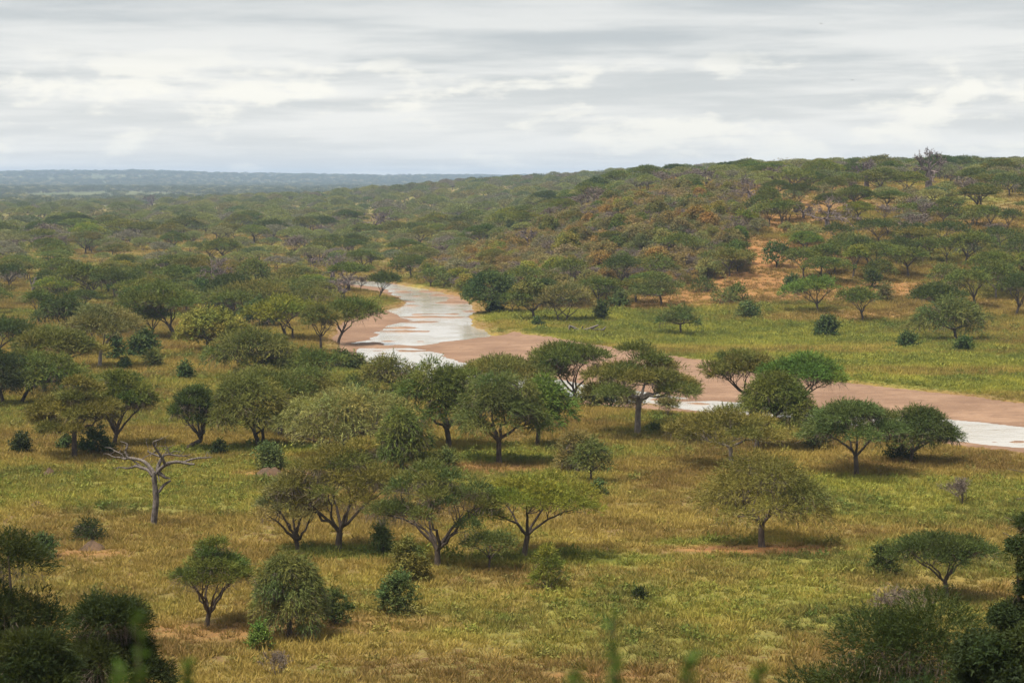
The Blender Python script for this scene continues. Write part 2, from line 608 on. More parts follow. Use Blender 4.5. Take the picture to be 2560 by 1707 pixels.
def sand_material():
    m, t = new_mat('river_sand')
    g = N(t, 'ShaderNodeNewGeometry')
    P = g.outputs['Position']
    sep = N(t, 'ShaderNodeSeparateXYZ')
    t.links.new(P, sep.inputs[0])
    c = mixc(t, blotch(t, P, 0.08, 0.35, 0.65), (0.225, 0.14, 0.09), (0.155, 0.092, 0.058))
    c = mixc(t, blotch(t, P, 0.5, 0.5, 0.72), c, (0.14, 0.083, 0.055))
    c = mixc(t, blotch(t, P, 4.0, 0.55, 0.75), c, (0.31, 0.21, 0.15))
    mps = N(t, 'ShaderNodeMapping')
    mps.inputs['Scale'].default_value = (0.16, 0.9, 1.0)
    mps.inputs['Rotation'].default_value = (0, 0, 0.25)
    t.links.new(P, mps.inputs[0])
    c = mixc(t, math_node(t, 'MULTIPLY', blotch(t, mps.outputs[0], 1.0, 0.5, 0.66, 6, 0.65), 0.75), c, (0.125, 0.072, 0.047))
    damp = maprange(t, math_node(t, 'ADD', sep.outputs[2], math_node(t, 'MULTIPLY', noise(t, P, 0.4, 3), 0.12)), -0.36, -0.48)
    c = mixc(t, math_node(t, 'MULTIPLY', damp, 0.75), c, (0.145, 0.082, 0.052))
    b = N(t, 'ShaderNodeBsdfPrincipled')
    t.links.new(c, b.inputs['Base Color'])
    b.inputs['Roughness'].default_value = 0.9
    b.inputs['Specular IOR Level'].default_value = 0.15
    bp = N(t, 'ShaderNodeBump')
    bp.inputs['Strength'].default_value = 0.7
    bp.inputs['Distance'].default_value = 0.12
    t.links.new(noise(t, P, 1.6, 6, 0.6), bp.inputs['Height'])
    t.links.new(bp.outputs[0], b.inputs['Normal'])
    out_surface(t, b.outputs[0])
    return m


def water_material():
    m, t = new_mat('river_water')
    g = N(t, 'ShaderNodeNewGeometry')
    P = g.outputs['Position']
    b = N(t, 'ShaderNodeBsdfPrincipled')
    b.inputs['Base Color'].default_value = (0.36, 0.33, 0.29, 1)
    b.inputs['Roughness'].default_value = 0.07
    b.inputs['IOR'].default_value = 1.4
    bp = N(t, 'ShaderNodeBump')
    bp.inputs['Strength'].default_value = 0.75
    bp.inputs['Distance'].default_value = 0.10
    mp = N(t, 'ShaderNodeMapping')
    mp.inputs['Scale'].default_value = (0.5, 1.0, 1.0)
    t.links.new(P, mp.inputs[0])
    h = math_node(t, 'MULTIPLY', noise(t, mp.outputs[0], 0.9, 4, 0.6), maprange(t, noise(t, P, 0.09, 3), 0.40, 0.62, 0.25, 1.0))
    t.links.new(h, bp.inputs['Height'])
    t.links.new(bp.outputs[0], b.inputs['Normal'])
    out_surface(t, b.outputs[0])
    return m


M_GROUND, M_GRASS, M_SAND, M_WATER = ground_material(), grass_material(), sand_material(), water_material()
M_MOUND = bark_material('termite_earth', (0.05, 0.035, 0.024), (0.115, 0.07, 0.042), 4.0)


def link(o, parent=None):
    COL.objects.link(o)
    if parent is not None:
        o.parent = parent
    return o


def tag(o, label=None, cat=None, group=None, kind=None):
    for k, v in (('label', label), ('category', cat), ('group', group), ('kind', kind)):
        if v:
            o[k] = v
    return o


def obj(name, me, parent=None, color=None):
    o = bpy.data.objects.new(name, me)
    if color is not None:
        o.color = (*color, 1)
    return link(o, parent)


def empty(name, loc, rz=0.0):
    o = bpy.data.objects.new(name, None)
    o.empty_display_size = 0.5
    o.location = loc
    o.rotation_euler = (0, 0, rz)
    return link(o)


# ------------------------------------------------------------------ ground cover masks (what grows where)
SOIL_PATCH = [  # bare red earth: photograph pixel, half width and half depth in metres, strength
    (1900, 1374, 6.5, 2.6, 1.0), (1880, 640, 9, 22, 1.0), (1900, 700, 14, 14, .9), (1780, 735, 18, 10, .8), (1700, 760, 16, 8, .7), (2010, 735, 22, 10, .7),
    (2230, 725, 16, 10, .85), (2350, 560, 20, 12, .6), (2480, 560, 14, 10, .6), (2090, 790, 16, 8, .55), (1400, 560, 16, 25, .7),
    (1650, 520, 20, 25, .8), (1540, 560, 18, 25, .8), (1750, 600, 16, 20, .7), (1080, 610, 14, 30, .8), (640, 545, 18, 40, .6),
    (1180, 1172, 9, 3, .8), (700, 1185, 5, 2.5, .8), (215, 1385, 4, 2, .6), (560, 1580, 7, 2.5, .55), (860, 1560, 8, 3, .5), (360, 935, 10, 8, .4),
    (520, 1570, 5, 1.6, .6), (1020, 1270, 6, 3, .4), (1480, 1690, 3, 1, .7), (320, 870, 12, 10, .3), (180, 560, 20, 50, .6), (470, 540, 25, 60, .5), (890, 1240, 6, 3, .5)]
GREEN_PATCH = [
    (1440, 790, 40, 16, .8), (1750, 850, 60, 18, .7), (2250, 900, 60, 14, .7), (1900, 820, 40, 12, .8), (2450, 960, 40, 10, .8), (1280, 790, 14, 12, .9),
    (420, 1240, 13, 10, .6), (640, 1240, 12, 10, .6), (520, 1180, 14, 8, .55), (250, 1230, 14, 8, .5), (1250, 1145, 12, 4, .9), (1400, 1130, 12, 6, .6), (640, 1125, 10, 4, .9),
    (900, 1385, 6, 3, .9), (2010, 1380, 6, 3, .9), (1780, 1362, 5, 2, .9), (1420, 1400, 9, 3, .9), (2300, 1250, 18, 14, .7), (2200, 1400, 14, 9, .6),
    (1150, 1560, 8, 5, .5), (1600, 1600, 9, 5, .5), (2090, 1215, 8, 4, .9), (1080, 707, 18, 8, 1.0), (930, 930, 14, 12, .7), (880, 960, 12, 8, .7), (1030, 1150, 6, 4, .8)]


def _world_patches(lst):
    out = []
    for u, v, a, b, s in lst:
        p = hit(u, v)
        out.append((p[0], p[1], a, b, s))
    return out


SOIL_W, GREEN_W = _world_patches(SOIL_PATCH), _world_patches(GREEN_PATCH)


def cover(x, y):
    g = np.clip((fbm(x / 26.0, y / 26.0, 41, 4) - 0.47) * 5.0, 0, 1) * 0.6
    s = np.clip((fbm(x / 17.0, y / 17.0, 57, 4) - 0.64) * 6.0, 0, 1) * 0.3
    wob = 0.6 + 0.8 * fbm(x / 4.0, y / 4.0, 71, 3)
    uu = 1280 + FPX * x / y                          # the steep bank above the river: dry red earth between the scrub
    hill = np.clip((base_h(x, y) - 1.5) / 4, 0, 1) * np.clip((720 - y) / 60, 0, 1) * np.clip((uu - 1050) / 100, 0, 1) * np.clip((2300 - uu) / 300, 0, 1) * (y > 400)
    s = np.maximum(s, hill * np.clip((fbm(x / 13.0, y / 13.0, 83, 4) - 0.40) * 5, 0, 1) * .85)
    g = g * (1 - hill * .5)
    edge = np.clip((channel_sd(x, y) + 3.2) / 2.4, 0, 1)          # trodden, crumbling bank
    s = np.maximum(s, edge * (.15 + .45 * vnoise(x / 3, y / 3, 6)))
    g = g * (1 - edge)
    for (px, py, a, b, k) in GREEN_W:
        g = np.maximum(g, k * np.clip(1.5 - (((x - px) / a) ** 2 + ((y - py) / b) ** 2) * wob, 0, 1))
    for (px, py, a, b, k) in SOIL_W:
        w = k * np.clip(1.5 - (((x - px) / a) ** 2 + ((y - py) / b) ** 2) * wob, 0, 1)
        s = np.maximum(s, w)
        g = g * (1 - 0.8 * w)
    return g, s


# ------------------------------------------------------------------ the ground, the river bed, the water
def build_ground():
    a = np.concatenate([-np.geomspace(0.9, 0.33, 14)[:-1], np.linspace(-0.33, 0.33, 330), np.geomspace(0.33, 0.9, 14)[1:]])
    d = np.concatenate([np.linspace(2, 98, 40), np.arange(100, 620, 1.6), np.geomspace(621, 2600, 110), np.geomspace(2650, 13000, 60)])
    A, D = np.meshgrid(a, d)
    x, y = A * D, D
    z = height(x.ravel(), y.ravel())
    x, y = x.ravel(), y.ravel()
    n, k = len(d), len(a)
    i = (np.arange(n - 1)[:, None] * k + np.arange(k - 1)[None]).ravel()
    q = np.stack([i, i + 1, i + k + 1, i + k], 1)
    me = mesh_np('ground', np.stack([x, y, z], 1), q, mats=(M_GROUND,), smooth=True)
    g, s = cover(x, y)
    vattr(me, 'green', g)
    vattr(me, 'soil', s)
    vattr(me, 'far', np.clip((y - 1700) / 900, 0, 1))
    o = obj('ground', me)
    tag(o, kind='structure', label='dry yellow-green savanna ground running to the far hills', cat='ground')


BARS = [(1115, 751, 60, 9, .5), (1066, 773, 36, 5, .45), (1131, 828, 55, 5, .5), (996, 839, 24, 4, .4), (1040, 892, 24, 4, .4), (1073, 815, 26, 2.5, .35),
        (2300, 1080, 50, 2, .3), (2450, 1088, 60, 2.5, .3), (1720, 1008, 40, 2, .35), (1090, 790, 30, 3, .35)]


def build_river():
    st = 0.75
    gx = np.arange(CB[0] + 14, CB[1] - 14, st)
    gy = np.arange(CB[2] + 14, CB[3] - 14, st)
    X, Y = np.meshgrid(gx, gy)
    x, y = X.ravel(), Y.ravel()
    sd = channel_sd(x, y)
    view = np.abs(x / y) < 0.42
    w = poly_sd(x, y, WATERP) + (fbm(x / 9, y / 9, 31, 4) - 0.5) * 3.2
    zs = WATER_Z + np.clip(-w, 0, 14) * 0.026 + (fbm(x / 6, y / 6, 37, 4) - 0.5) * 0.10 * np.clip(-w / 3, 0, 1)
    zw = WATER_Z - np.clip(w, 0, 6) * 0.10
    z = np.where(w > 0, zw, zs)
    # thin streaks of sand lying awash in the stream
    st_n = fbm(x / 14 + y / 60, y / 5.0, 91, 4)
    z = np.where(w > 0, z + np.clip((st_n - np.where(y > 330, .585, .63)) * 6, 0, 0.6) * np.clip(w / 4, 0, 1), z)
    for (u, v, a, b, k) in BARS:
        cx, cy = on_plane(u, v, WATER_Z)
        ax = a / FPX * cy
        ay = (on_plane(u, v - b, WATER_Z)[1] - cy)
        r = ((x - cx) / ax) ** 2 + ((y - cy) / ay) ** 2
        r = r * (0.6 + 0.8 * fbm(x / 5, y / 5, 77, 3))
        z = z + k * np.exp(-r * 1.2)
    z = np.minimum(z, -0.12)
    ok = (sd > -2.2) & view
    nx = len(gx)
    i = (np.arange(len(gy) - 1)[:, None] * nx + np.arange(nx - 1)[None]).ravel()
    q = np.stack([i, i + 1, i + nx + 1, i + nx], 1)
    q = q[ok[q].all(1)]
    used, inv = np.unique(q, return_inverse=True)
    me = mesh_np('river_bed', np.stack([x, y, z], 1)[used], inv.reshape(-1, 4), mats=(M_SAND,), smooth=True)
    tag(obj('river_bed', me), kind='structure', label='pinkish brown sand of the half dry river bed', cat='sand')
    st = 3.0
    gx = np.arange(CB[0] + 10, CB[1] - 10, st)
    gy = np.arange(CB[2] + 10, CB[3] - 10, st)
    X, Y = np.meshgrid(gx, gy)
    x, y = X.ravel(), Y.ravel()
    ok = (channel_sd(x, y) > -0.3) & (np.abs(x / y) < 0.42)
    nx = len(gx)
    i = (np.arange(len(gy) - 1)[:, None] * nx + np.arange(nx - 1)[None]).ravel()
    q = np.stack([i, i + 1, i + nx + 1, i + nx], 1)
    q = q[ok[q].any(1)]
    used, inv = np.unique(q, return_inverse=True)
    me = mesh_np('river_water', np.stack([x, y, np.full(len(x), WATER_Z)], 1)[used], inv.reshape(-1, 4), mats=(M_WATER,), smooth=True)
    tag(obj('river_water', me), kind='structure', label='shallow shining river water winding over sand', cat='water')


build_ground()
build_river()

# ------------------------------------------------------------------ plant builders
GOLD = 2.399963


def limbs_to_pads(g, rng, fork, pads, r0, nl, H, rise=0.55, sides=6, fine=True, crook=0.05):
    """main limbs from the fork, one branch to every bough of the crown"""
    fork = np.asarray(fork, float)
    d = pads - fork
    ang = np.arctan2(d[:, 1], d[:, 0])
    off = rng.uniform(-math.pi, math.pi)
    sec = (((ang - off) % (2 * math.pi)) / (2 * math.pi) * nl).astype(int)
    for k in range(nl):
        idx = np.where(sec == k)[0]
        if len(idx) == 0:
            continue
        far = pads[idx[np.argmax(np.linalg.norm(d[idx, :2], axis=1))]]
        tgt = 0.65 * far + 0.35 * pads[idx].mean(0)
        mid = fork + (tgt - fork) * np.array((0.42, 0.42, rise))
        mid = mid + rng.normal(size=3) * crook * H
        main = bez(fork, mid, tgt - np.array((0, 0, 0.05 * H)), 8, rng, 0.012 * H)
        rl = r0 * rng.uniform(0.5, 0.66)
        g.tube(main, np.linspace(rl, rl * 0.22, 8), sides)
        for i in idx:
            t = int(np.clip(np.linalg.norm(d[i]) / (np.linalg.norm(tgt - fork) + 1e-6) * 5, 1, 6))
            s = main[t]
            e = pads[i]
            m = s + (e - s) * np.array((0.5, 0.5, 0.35)) + rng.normal(size=3) * 0.03 * H
            br = bez(s, m, e, 6, rng, 0.012 * H)
            rb = rl * (1 - t / 9.5) * 0.55
            g.tube(br, np.linspace(rb, rb * 0.3, 6), 5 if fine else 4)
            if fine:
                for _ in range(3):
                    j = rng.integers(2, 6)
                    q = br[j] + np.array((*(rng.normal(size=2) * 0.10 * H), rng.uniform(0.0, 0.10) * H))
                    g.tube(bez(br[j], (br[j] + q) / 2 + rng.normal(size=3) * 0.02 * H, q, 4), np.array((.4, .3, .2, .1)) * rb + 0.006, 4)


def fit(gs, H, R):
    """stretch a leafless tree to its height and crown radius"""
    a = np.concatenate([v for g in gs for v in g.v])
    hz = np.percentile(a[:, 2], 99.7)
    up = a[a[:, 2] > .4 * hz]
    r = np.percentile(np.hypot(up[:, 0], up[:, 1]), 97)
    for g in gs:
        for v in g.v:
            k = np.clip(v[:, 2] / (.45 * hz), 0, 1)[:, None]
            v[:, :2] *= 1 + (R / r - 1) * k
            v[:, 2] *= H / hz


STY = {  # crown base height, dome power, dome depth, boughs, bough radius, bough thickness, droop, lift, fork height, limbs, bare twigs
    'umb':  dict(zb=.64, p=2.2, k=.62, npad=26, pr=(.20, .36), th=.27, droop=.15, up=.55, fork=.30, nl=5, bare=.18, rise=.62),
    'cap':  dict(zb=.58, p=2.2, k=.80, npad=32, pr=(.20, .29), th=.40, droop=.20, up=.25, fork=.30, nl=5, bare=.12, rise=.60),
    'vase': dict(zb=.50, p=2.0, k=.80, npad=28, pr=(.19, .31), th=.45, droop=.10, up=.75, fork=.16, nl=7, bare=.45, rise=.50),
    'dome': dict(zb=.47, p=2.3, k=.86, npad=36, pr=(.20, .32), th=.50, droop=.50, up=.15, fork=.26, nl=5, bare=.25, rise=.62),
    'lay':  dict(zb=.40, p=1.5, k=.90, npad=20, pr=(.19, .32), th=.20, droop=.05, up=.45, fork=.34, nl=5, bare=.15, rise=.42),
    'weep': dict(zb=.16, p=3.2, k=.80, npad=30, pr=(.24, .36), th=1.0, droop=.9, up=-.1, fork=.30, nl=4, bare=.55, rise=.62),
    'tbush': dict(zb=.10, p=2.6, k=.90, npad=20, pr=(.28, .42), th=.75, droop=.25, up=.45, fork=.05, nl=6, bare=.30, rise=.5),
    'leaf': dict(zb=.36, p=2.5, k=.85, npad=26, pr=(.22, .36), th=.80, droop=.10, up=.2, fork=.22, nl=5, bare=0, rise=.6),
    'bush': dict(zb=.04, p=2.2, k=.80, npad=20, pr=(.20, .42), th=.90, droop=.10, up=.55, fork=.04, nl=5, bare=0, rise=.5),
}


def make_crown(rng, sty, R, Ry, H, cx, cy, ntw, tl, bw, nb=5, sparse=1.0, hue=0.5):
    """returns leaf geometry, bare twig geometry (or None), bough centres"""
    S = STY[sty]
    npad = S['npad']
    i = np.arange(npad)
    pm = sum(S['pr']) / 2
    s = np.sqrt((i + 0.4) / npad)
    ang = GOLD * i + rng.uniform(0, 6.28) + rng.normal(size=npad) * 0.25
    am = 1.7 if sty in ('bush', 'tbush') else (.8 if sty == 'cap' else 1.15)
    lob = 1 + am * (0.14 * np.sin(ang * 2 + rng.uniform(0, 6)) + 0.12 * np.sin(ang * 3 + rng.uniform(0, 6)))
    rr = s * (1 - 0.72 * pm) * lob * (1 + rng.normal(size=npad) * 0.06)
    Rm = math.sqrt(R * Ry)
    rp = Rm * rng.uniform(*S['pr'], size=npad)
    ch = H * (1 - S['zb'])
    tp = np.minimum(rp * S['th'], ch * 0.55)
    px, py = cx + R * rr * np.cos(ang), cy + Ry * rr * np.sin(ang)
    pz = H - ch * S['k'] * s ** S['p'] - tp * 0.9 + rng.normal(size=npad) * (0.10 if sty in ('bush', 'tbush') else (0.02 if sty == 'cap' else 0.045)) * H
    if sty == 'lay':
        pz = H - tp - ch * np.clip(0.75 * s ** 1.4 + rng.uniform(-.05, .30, npad), 0, .95)
    if sty in ('umb', 'vase', 'dome', 'leaf'):
        low = rng.random(npad) < 0.16
        pz = np.where(low, pz - 0.10 * H, pz)
    pz = np.maximum(pz, tp * (0.5 if S['zb'] < .1 else 0.6) + 0.02 * H)
    pads = np.stack([px, py, pz], 1)
    padtone = rng.uniform(0.1, 0.9, npad)
    padhue = np.clip(hue + rng.normal(size=npad) * 0.30, 0, 1)
    w = rp ** 2 * np.where(rng.random(npad) < .14, .12, 1.0)       # a few boughs are nearly bare
    k = rng.choice(npad, size=ntw, p=w / w.sum())
    q = norm(rng.normal(size=(ntw, 3)))
    q[:, 2] = np.where(q[:, 2] < -0.35, -q[:, 2], q[:, 2])
    rho = rng.random(ntw) ** 0.32
    broad = sty in ('leaf', 'bush')
    pos = pads[k] + np.stack([rp[k] * q[:, 0] * rho, rp[k] * q[:, 1] * rho, tp[k] * q[:, 2] * rho], 1)
    hr = np.hypot(q[:, 0], q[:, 1]) * rho
    pos[:, 2] -= S['droop'] * hr ** 2 * rp[k] * 0.8
    out = pos - np.array((cx, cy, H * 0.3))
    dr = norm(q) * np.array((1, 1, 0.7)) + 0.35 * norm(out * np.array((1, 1, .4))) + np.array((0, 0, S['up']))
    dr[:, 2] -= S['droop'] * (hr ** 1.5) * 1.6
    dr = norm(norm(dr) + 0.38 * rng.normal(size=dr.shape))
    L = tl * rng.uniform(0.7, 1.4, ntw)
    face = norm(q + np.array((0, 0, .55)))                         # leaves spread to the light, outward and up
    twt = rng.random(ntw)
    g = Geo()
    for b in range(nb):
        t = (b + rng.random(ntw)) / nb
        bp = pos + dr * (L * t)[:, None]
        bp[:, 2] -= S['droop'] * 0.35 * L * t * t
        bp[:, 2] = np.maximum(bp[:, 2], 0.04)
        if broad:
            bd = norm(dr * 0.4 + rng.normal(size=dr.shape) * 0.8)
            g.blades(bp, bd, tl * rng.uniform(.28, .55, ntw), bw * rng.uniform(1.3, 2.2, ntw), rng,
                     0.5 * padtone[k] + 0.5 * rng.random(ntw), padhue[k], 0.4, face)
        else:
            bd = norm(dr + 0.42 * rng.normal(size=dr.shape))
            g.blades(bp, bd, L * rng.uniform(.34, .6, ntw), bw * rng.uniform(.7, 1.3, ntw), rng,
                     np.clip(0.45 * padtone[k] + 0.40 * twt + 0.15 * rng.random(ntw), 0, 1), padhue[k], 0.3 + S['droop'], face)
    tw = None
    if S['bare'] > 0:
        m = int(ntw * S['bare'])
        kk = rng.choice(npad, size=m, p=w / w.sum())
        a = rng.uniform(0, 6.283, m)
        rad = rng.random(m) ** 0.5
        bp = pads[kk] + np.stack([rp[kk] * rad * np.cos(a), rp[kk] * rad * np.sin(a), -tp[kk] * rng.uniform(0.1, 0.9, m)], 1)
        dd = np.stack([np.cos(a) * .5, np.sin(a) * .5, rng.uniform(-1.3, -.1, m)], 1) + rng.normal(size=(m, 3)) * 0.35
        tw = Geo()
        bp[:, 2] = np.maximum(bp[:, 2], 0.25)
        ln = np.minimum(tl * rng.uniform(.9, 2.2, m), bp[:, 2])
        tw.blades(bp, dd, ln, bw * 0.38, rng, rng.random(m), 0.5)
    return g, tw, pads


def make_wood(rng, sty, pads, H, R, cx, cy, r0=None, lean=(0, 0), fine=True, multi=1):
    S = STY[sty]
    g = Geo()
    r0 = r0 or (0.026 * H + 0.012 * R)
    fz = S['fork'] * H * rng.uniform(.85, 1.15)
    if sty in ('bush', 'tbush'):
        for _ in range(5):
            i = rng.integers(len(pads))
            st = np.array((rng.normal() * .06 * R, rng.normal() * .06 * R, -0.15))
            g.tube(bez(st, st + (pads[i] - st) * np.array((.35, .35, .7)), pads[i], 6, rng, .015 * H),
                   np.linspace(r0 * .55, r0 * .12, 6), 5)
        limbs_to_pads(g, rng, (0, 0, 0.02), pads, r0 * .55, S['nl'], H, S['rise'], 5, False)
        return g
    for m in range(multi):
        b0 = np.array((rng.normal() * .10 * R * (multi > 1), rng.normal() * .08 * R * (multi > 1), -0.25))
        fork = np.array((cx * .30 + lean[0] * H + b0[0] * 1.4, cy * .3 + lean[1] * H + b0[1] * 1.4, fz * rng.uniform(.85, 1.1)))
        midp = b0 + (fork - b0) * np.array((.2, .2, .55)) + np.array((*(rng.normal(size=2) * .012 * H), 0))
        tr = bez(b0, midp, fork, 7)
        rr = r0 * np.array((1.35, 1.12, 1.02, .97, .93, .92, .95)) * (0.72 if multi > 1 else 1)
        g.tube(tr, rr, 9)
        sel = pads if multi == 1 else pads[m::multi]
        limbs_to_pads(g, rng, fork, sel, rr[-1] * 1.1, max(2, S['nl'] // multi), H, S['rise'], 7, fine)
    return g


def grow(rng, p, d, L, r, lvl, maxl, tubes, twigs, up=0.12, nch=(3, 5), gnarl=0.22, taper=.45):
    """leafless branching: tubes for limbs, thin blades for the last twigs"""
    n = 5
    pts = [p]
    dd = d.copy()
    for _ in range(n - 1):
        dd = norm(dd + rng.normal(size=3) * gnarl + np.array((0, 0, up)))
        pts.append(pts[-1] + dd * L / (n - 1))
    pts = np.array(pts)
    tubes.append((pts, np.linspace(r, r * taper, n)))
    if lvl >= maxl:
        m = 7
        k = rng.integers(1, n, m)
        twigs.append((pts[k], norm(dd + rng.normal(size=(m, 3)) * 0.8), np.full(m, L * 0.55)))
        return
    for c in range(rng.integers(*nch)):
        t = rng.integers(2, n) if c else n - 1
        ax = norm(rng.normal(size=3))
        nd = norm(dd * 0.75 + np.cross(dd, ax) * rng.uniform(.55, 1.1))
        grow(rng, pts[t], nd, L * rng.uniform(.58, .8), r * taper * rng.uniform(.75, 1.0), lvl + 1, maxl, tubes, twigs, up, nch, gnarl, taper)


def baobab_geo(rng, H, R, px=0.1, lv=3):
    """thick trunk, stout crooked limbs, leafless twigs; returns trunk geometry and twig geometry"""
    tubes, twigs = [], []
    r0 = 0.088 * H
    th = H * rng.uniform(.46, .54)
    zs = np.linspace(-0.3, th, 8)
    g = Geo()
    pts = np.stack([np.cumsum(rng.normal(size=8) * .008 * H), np.cumsum(rng.normal(size=8) * .008 * H), zs], 1)
    g.tube(pts, r0 * np.array((1.3, 1.12, 1.02, 1.0, 1.0, .96, .85, .6)), 12)
    nl = rng.integers(6, 9)
    for i in range(nl):
        a = i * 6.283 / nl + rng.normal() * .3
        el = rng.uniform(.12, .95)
        d = np.array((math.cos(a) * math.cos(el), math.sin(a) * math.cos(el), math.sin(el)))
        grow(rng, pts[-1] - np.array((0, 0, rng.uniform(0, .12) * H)) + d * r0 * .3, d, R * rng.uniform(.58, .8), r0 * rng.uniform(.36, .52), 0, lv - 1, tubes, twigs, .02)
    for p, r in tubes:
        g.tube(p, np.maximum(r, 0.015), 5 if r[0] < .1 else 7)
    t = Geo()
    P, D, Ln = (np.concatenate([x[i] for x in twigs]) for i in range(3))
    t.blades(P, D, Ln, px, rng, rng.random(len(P)), .5)
    t.blades(P + norm(D) * Ln[:, None] * .5, D + rng.normal(size=D.shape) * .7, Ln * .8, px * .8, rng, rng.random(len(P)), .5)
    fit((g, t), H, R)
    return g, t


def bareshrub_geo(rng, H, R, px=0.05, stems=7, lv=2, tree=False):
    tubes, twigs = [], []
    g = Geo()
    base = np.array((0, 0, -0.1))
    if tree:
        fork = np.array((rng.normal() * .03 * H, rng.normal() * .03 * H, .28 * H))
        g.tube(bez(base, (base + fork) / 2 + rng.normal(size=3) * .02 * H, fork, 5), np.linspace(.032 * H, .022 * H, 5), 6)
        base = fork
    for i in range(stems):
        a = i * 6.283 / stems + rng.normal() * .4
        el = rng.uniform(.5, 1.25)
        d = np.array((math.cos(a) * math.cos(el) * R / H * 1.6, math.sin(a) * math.cos(el) * R / H * 1.6, math.sin(el)))
        grow(rng, base, norm(d), (H - base[2]) * .48, .013 * H, 0, lv, tubes, twigs, .16, (3, 5), .2, .5)
    for p, r in tubes:
        g.tube(p, np.maximum(r, 0.008), 4)
    t = Geo()
    P, D, Ln = (np.concatenate([x[i] for x in twigs]) for i in range(3))
    t.blades(P, D, Ln, px, rng, rng.random(len(P)), .5)
    t.blades(P + norm(D) * Ln[:, None] * .4, D + rng.normal(size=D.shape) * .6, Ln * .9, px * .8, rng, rng.random(len(P)), .5)
    fit((g, t), H, R)
    return g, t


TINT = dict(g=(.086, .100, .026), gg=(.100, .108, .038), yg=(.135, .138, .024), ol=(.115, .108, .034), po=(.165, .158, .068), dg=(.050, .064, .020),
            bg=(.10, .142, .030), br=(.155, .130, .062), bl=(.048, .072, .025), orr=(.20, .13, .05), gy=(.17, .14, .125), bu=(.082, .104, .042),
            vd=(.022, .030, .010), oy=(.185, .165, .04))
SEED = [100]


def rng_next():
    SEED[0] += 1
    return np.random.default_rng(SEED[0])


PLACED = []                                          # (x, y, radius) of everything that grows, to keep scattered trees clear


def plant(name, cat, u, v, u0, u1, top, sty, tint, label, group=None, **kw):
    """a tree or bush of the photograph: foot at pixel (u, v), crown from u0 to u1, top at row `top`"""
    rng = rng_next()
    p = hit(u, v) if 'pos' not in kw else np.array(kw['pos'])
    s = p[1] / FPX
    R = max((u1 - u0) * 0.5 * s * (1.17 if cat == 'tree' else 1.0), .2)
    H = max((v - top) * s * 1.0, .3)
    if 'H' in kw:
        H = kw['H']
    cx = ((u0 + u1) * 0.5 - u) * s
    cy = kw.get('cy', 0.0)
    root = empty(name, (p[0], p[1], p[2] - 0.02))
    tag(root, label, cat, group)
    PLACED.append((p[0] + cx, p[1], max(R * .8, 1.0)))
    broad = sty in ('leaf', 'bush')
    wood = kw.get('wood', M_BARK)
    if sty in ('bao', 'bare', 'baretree'):
        if sty == 'bao':
            g, t = baobab_geo(rng, H, R, max(.05, 2.1 * s), 3)
            obj('trunk', g.mesh('baobab_trunk', M_BAO, True), root)
            tag(obj('branches', t.mesh('baobab_branches', M_BAO), root), kind='stuff')
        else:
            g, t = bareshrub_geo(rng, H, R, max(.022, 1.2 * s), 8, 2, sty == 'baretree')
            obj('stems' if sty == 'bare' else 'trunk', g.mesh('bare_stems', M_TWIG), root)
            tag(obj('twigs', t.mesh('bare_twigs', M_TWIG), root), kind='stuff')
        return root
    area = (u1 - u0) * max(v - top, 10)
    dens = kw.get('dens', 1.0)
    ntw = int(np.clip(area * 0.13 * dens, 320, 5000 * dens))
    tl = float(np.clip(16 * s, .28, 1.0))
    bw = float(np.clip(1.95 * s, .032, .22))
    if broad:
        tl, bw = tl * (1.15 if sty == 'bush' else .85), bw * 1.0
    ntw = int(ntw * (0.8 if broad else 1))
    if H < 1.6:
        tl = min(tl, .3 * H + .1)
    g, tw, pads = make_crown(rng, sty, R, R * kw.get('ry', .92), H, cx, cy, ntw, tl, bw, kw.get('nb', 6), hue=kw.get('hue', .5))
    wg = make_wood(rng, sty, pads, H, R, cx, cy, kw.get('r0'), kw.get('lean', (0, 0)), area > 9000, kw.get('multi', 1))
    obj('trunk' if cat == 'tree' else 'stems', wg.mesh('wood', wood, True), root)
    col = TINT[tint] if isinstance(tint, str) else tint
    obj('crown' if cat == 'tree' else 'foliage', g.mesh('crown', M_LEAF), root, col)
    if tw is not None:
        tag(obj('bare_twigs', tw.mesh('bare_twigs', M_TWIG), root), kind='stuff')
    return root


T, B = 'thorn_tree', 'bush'
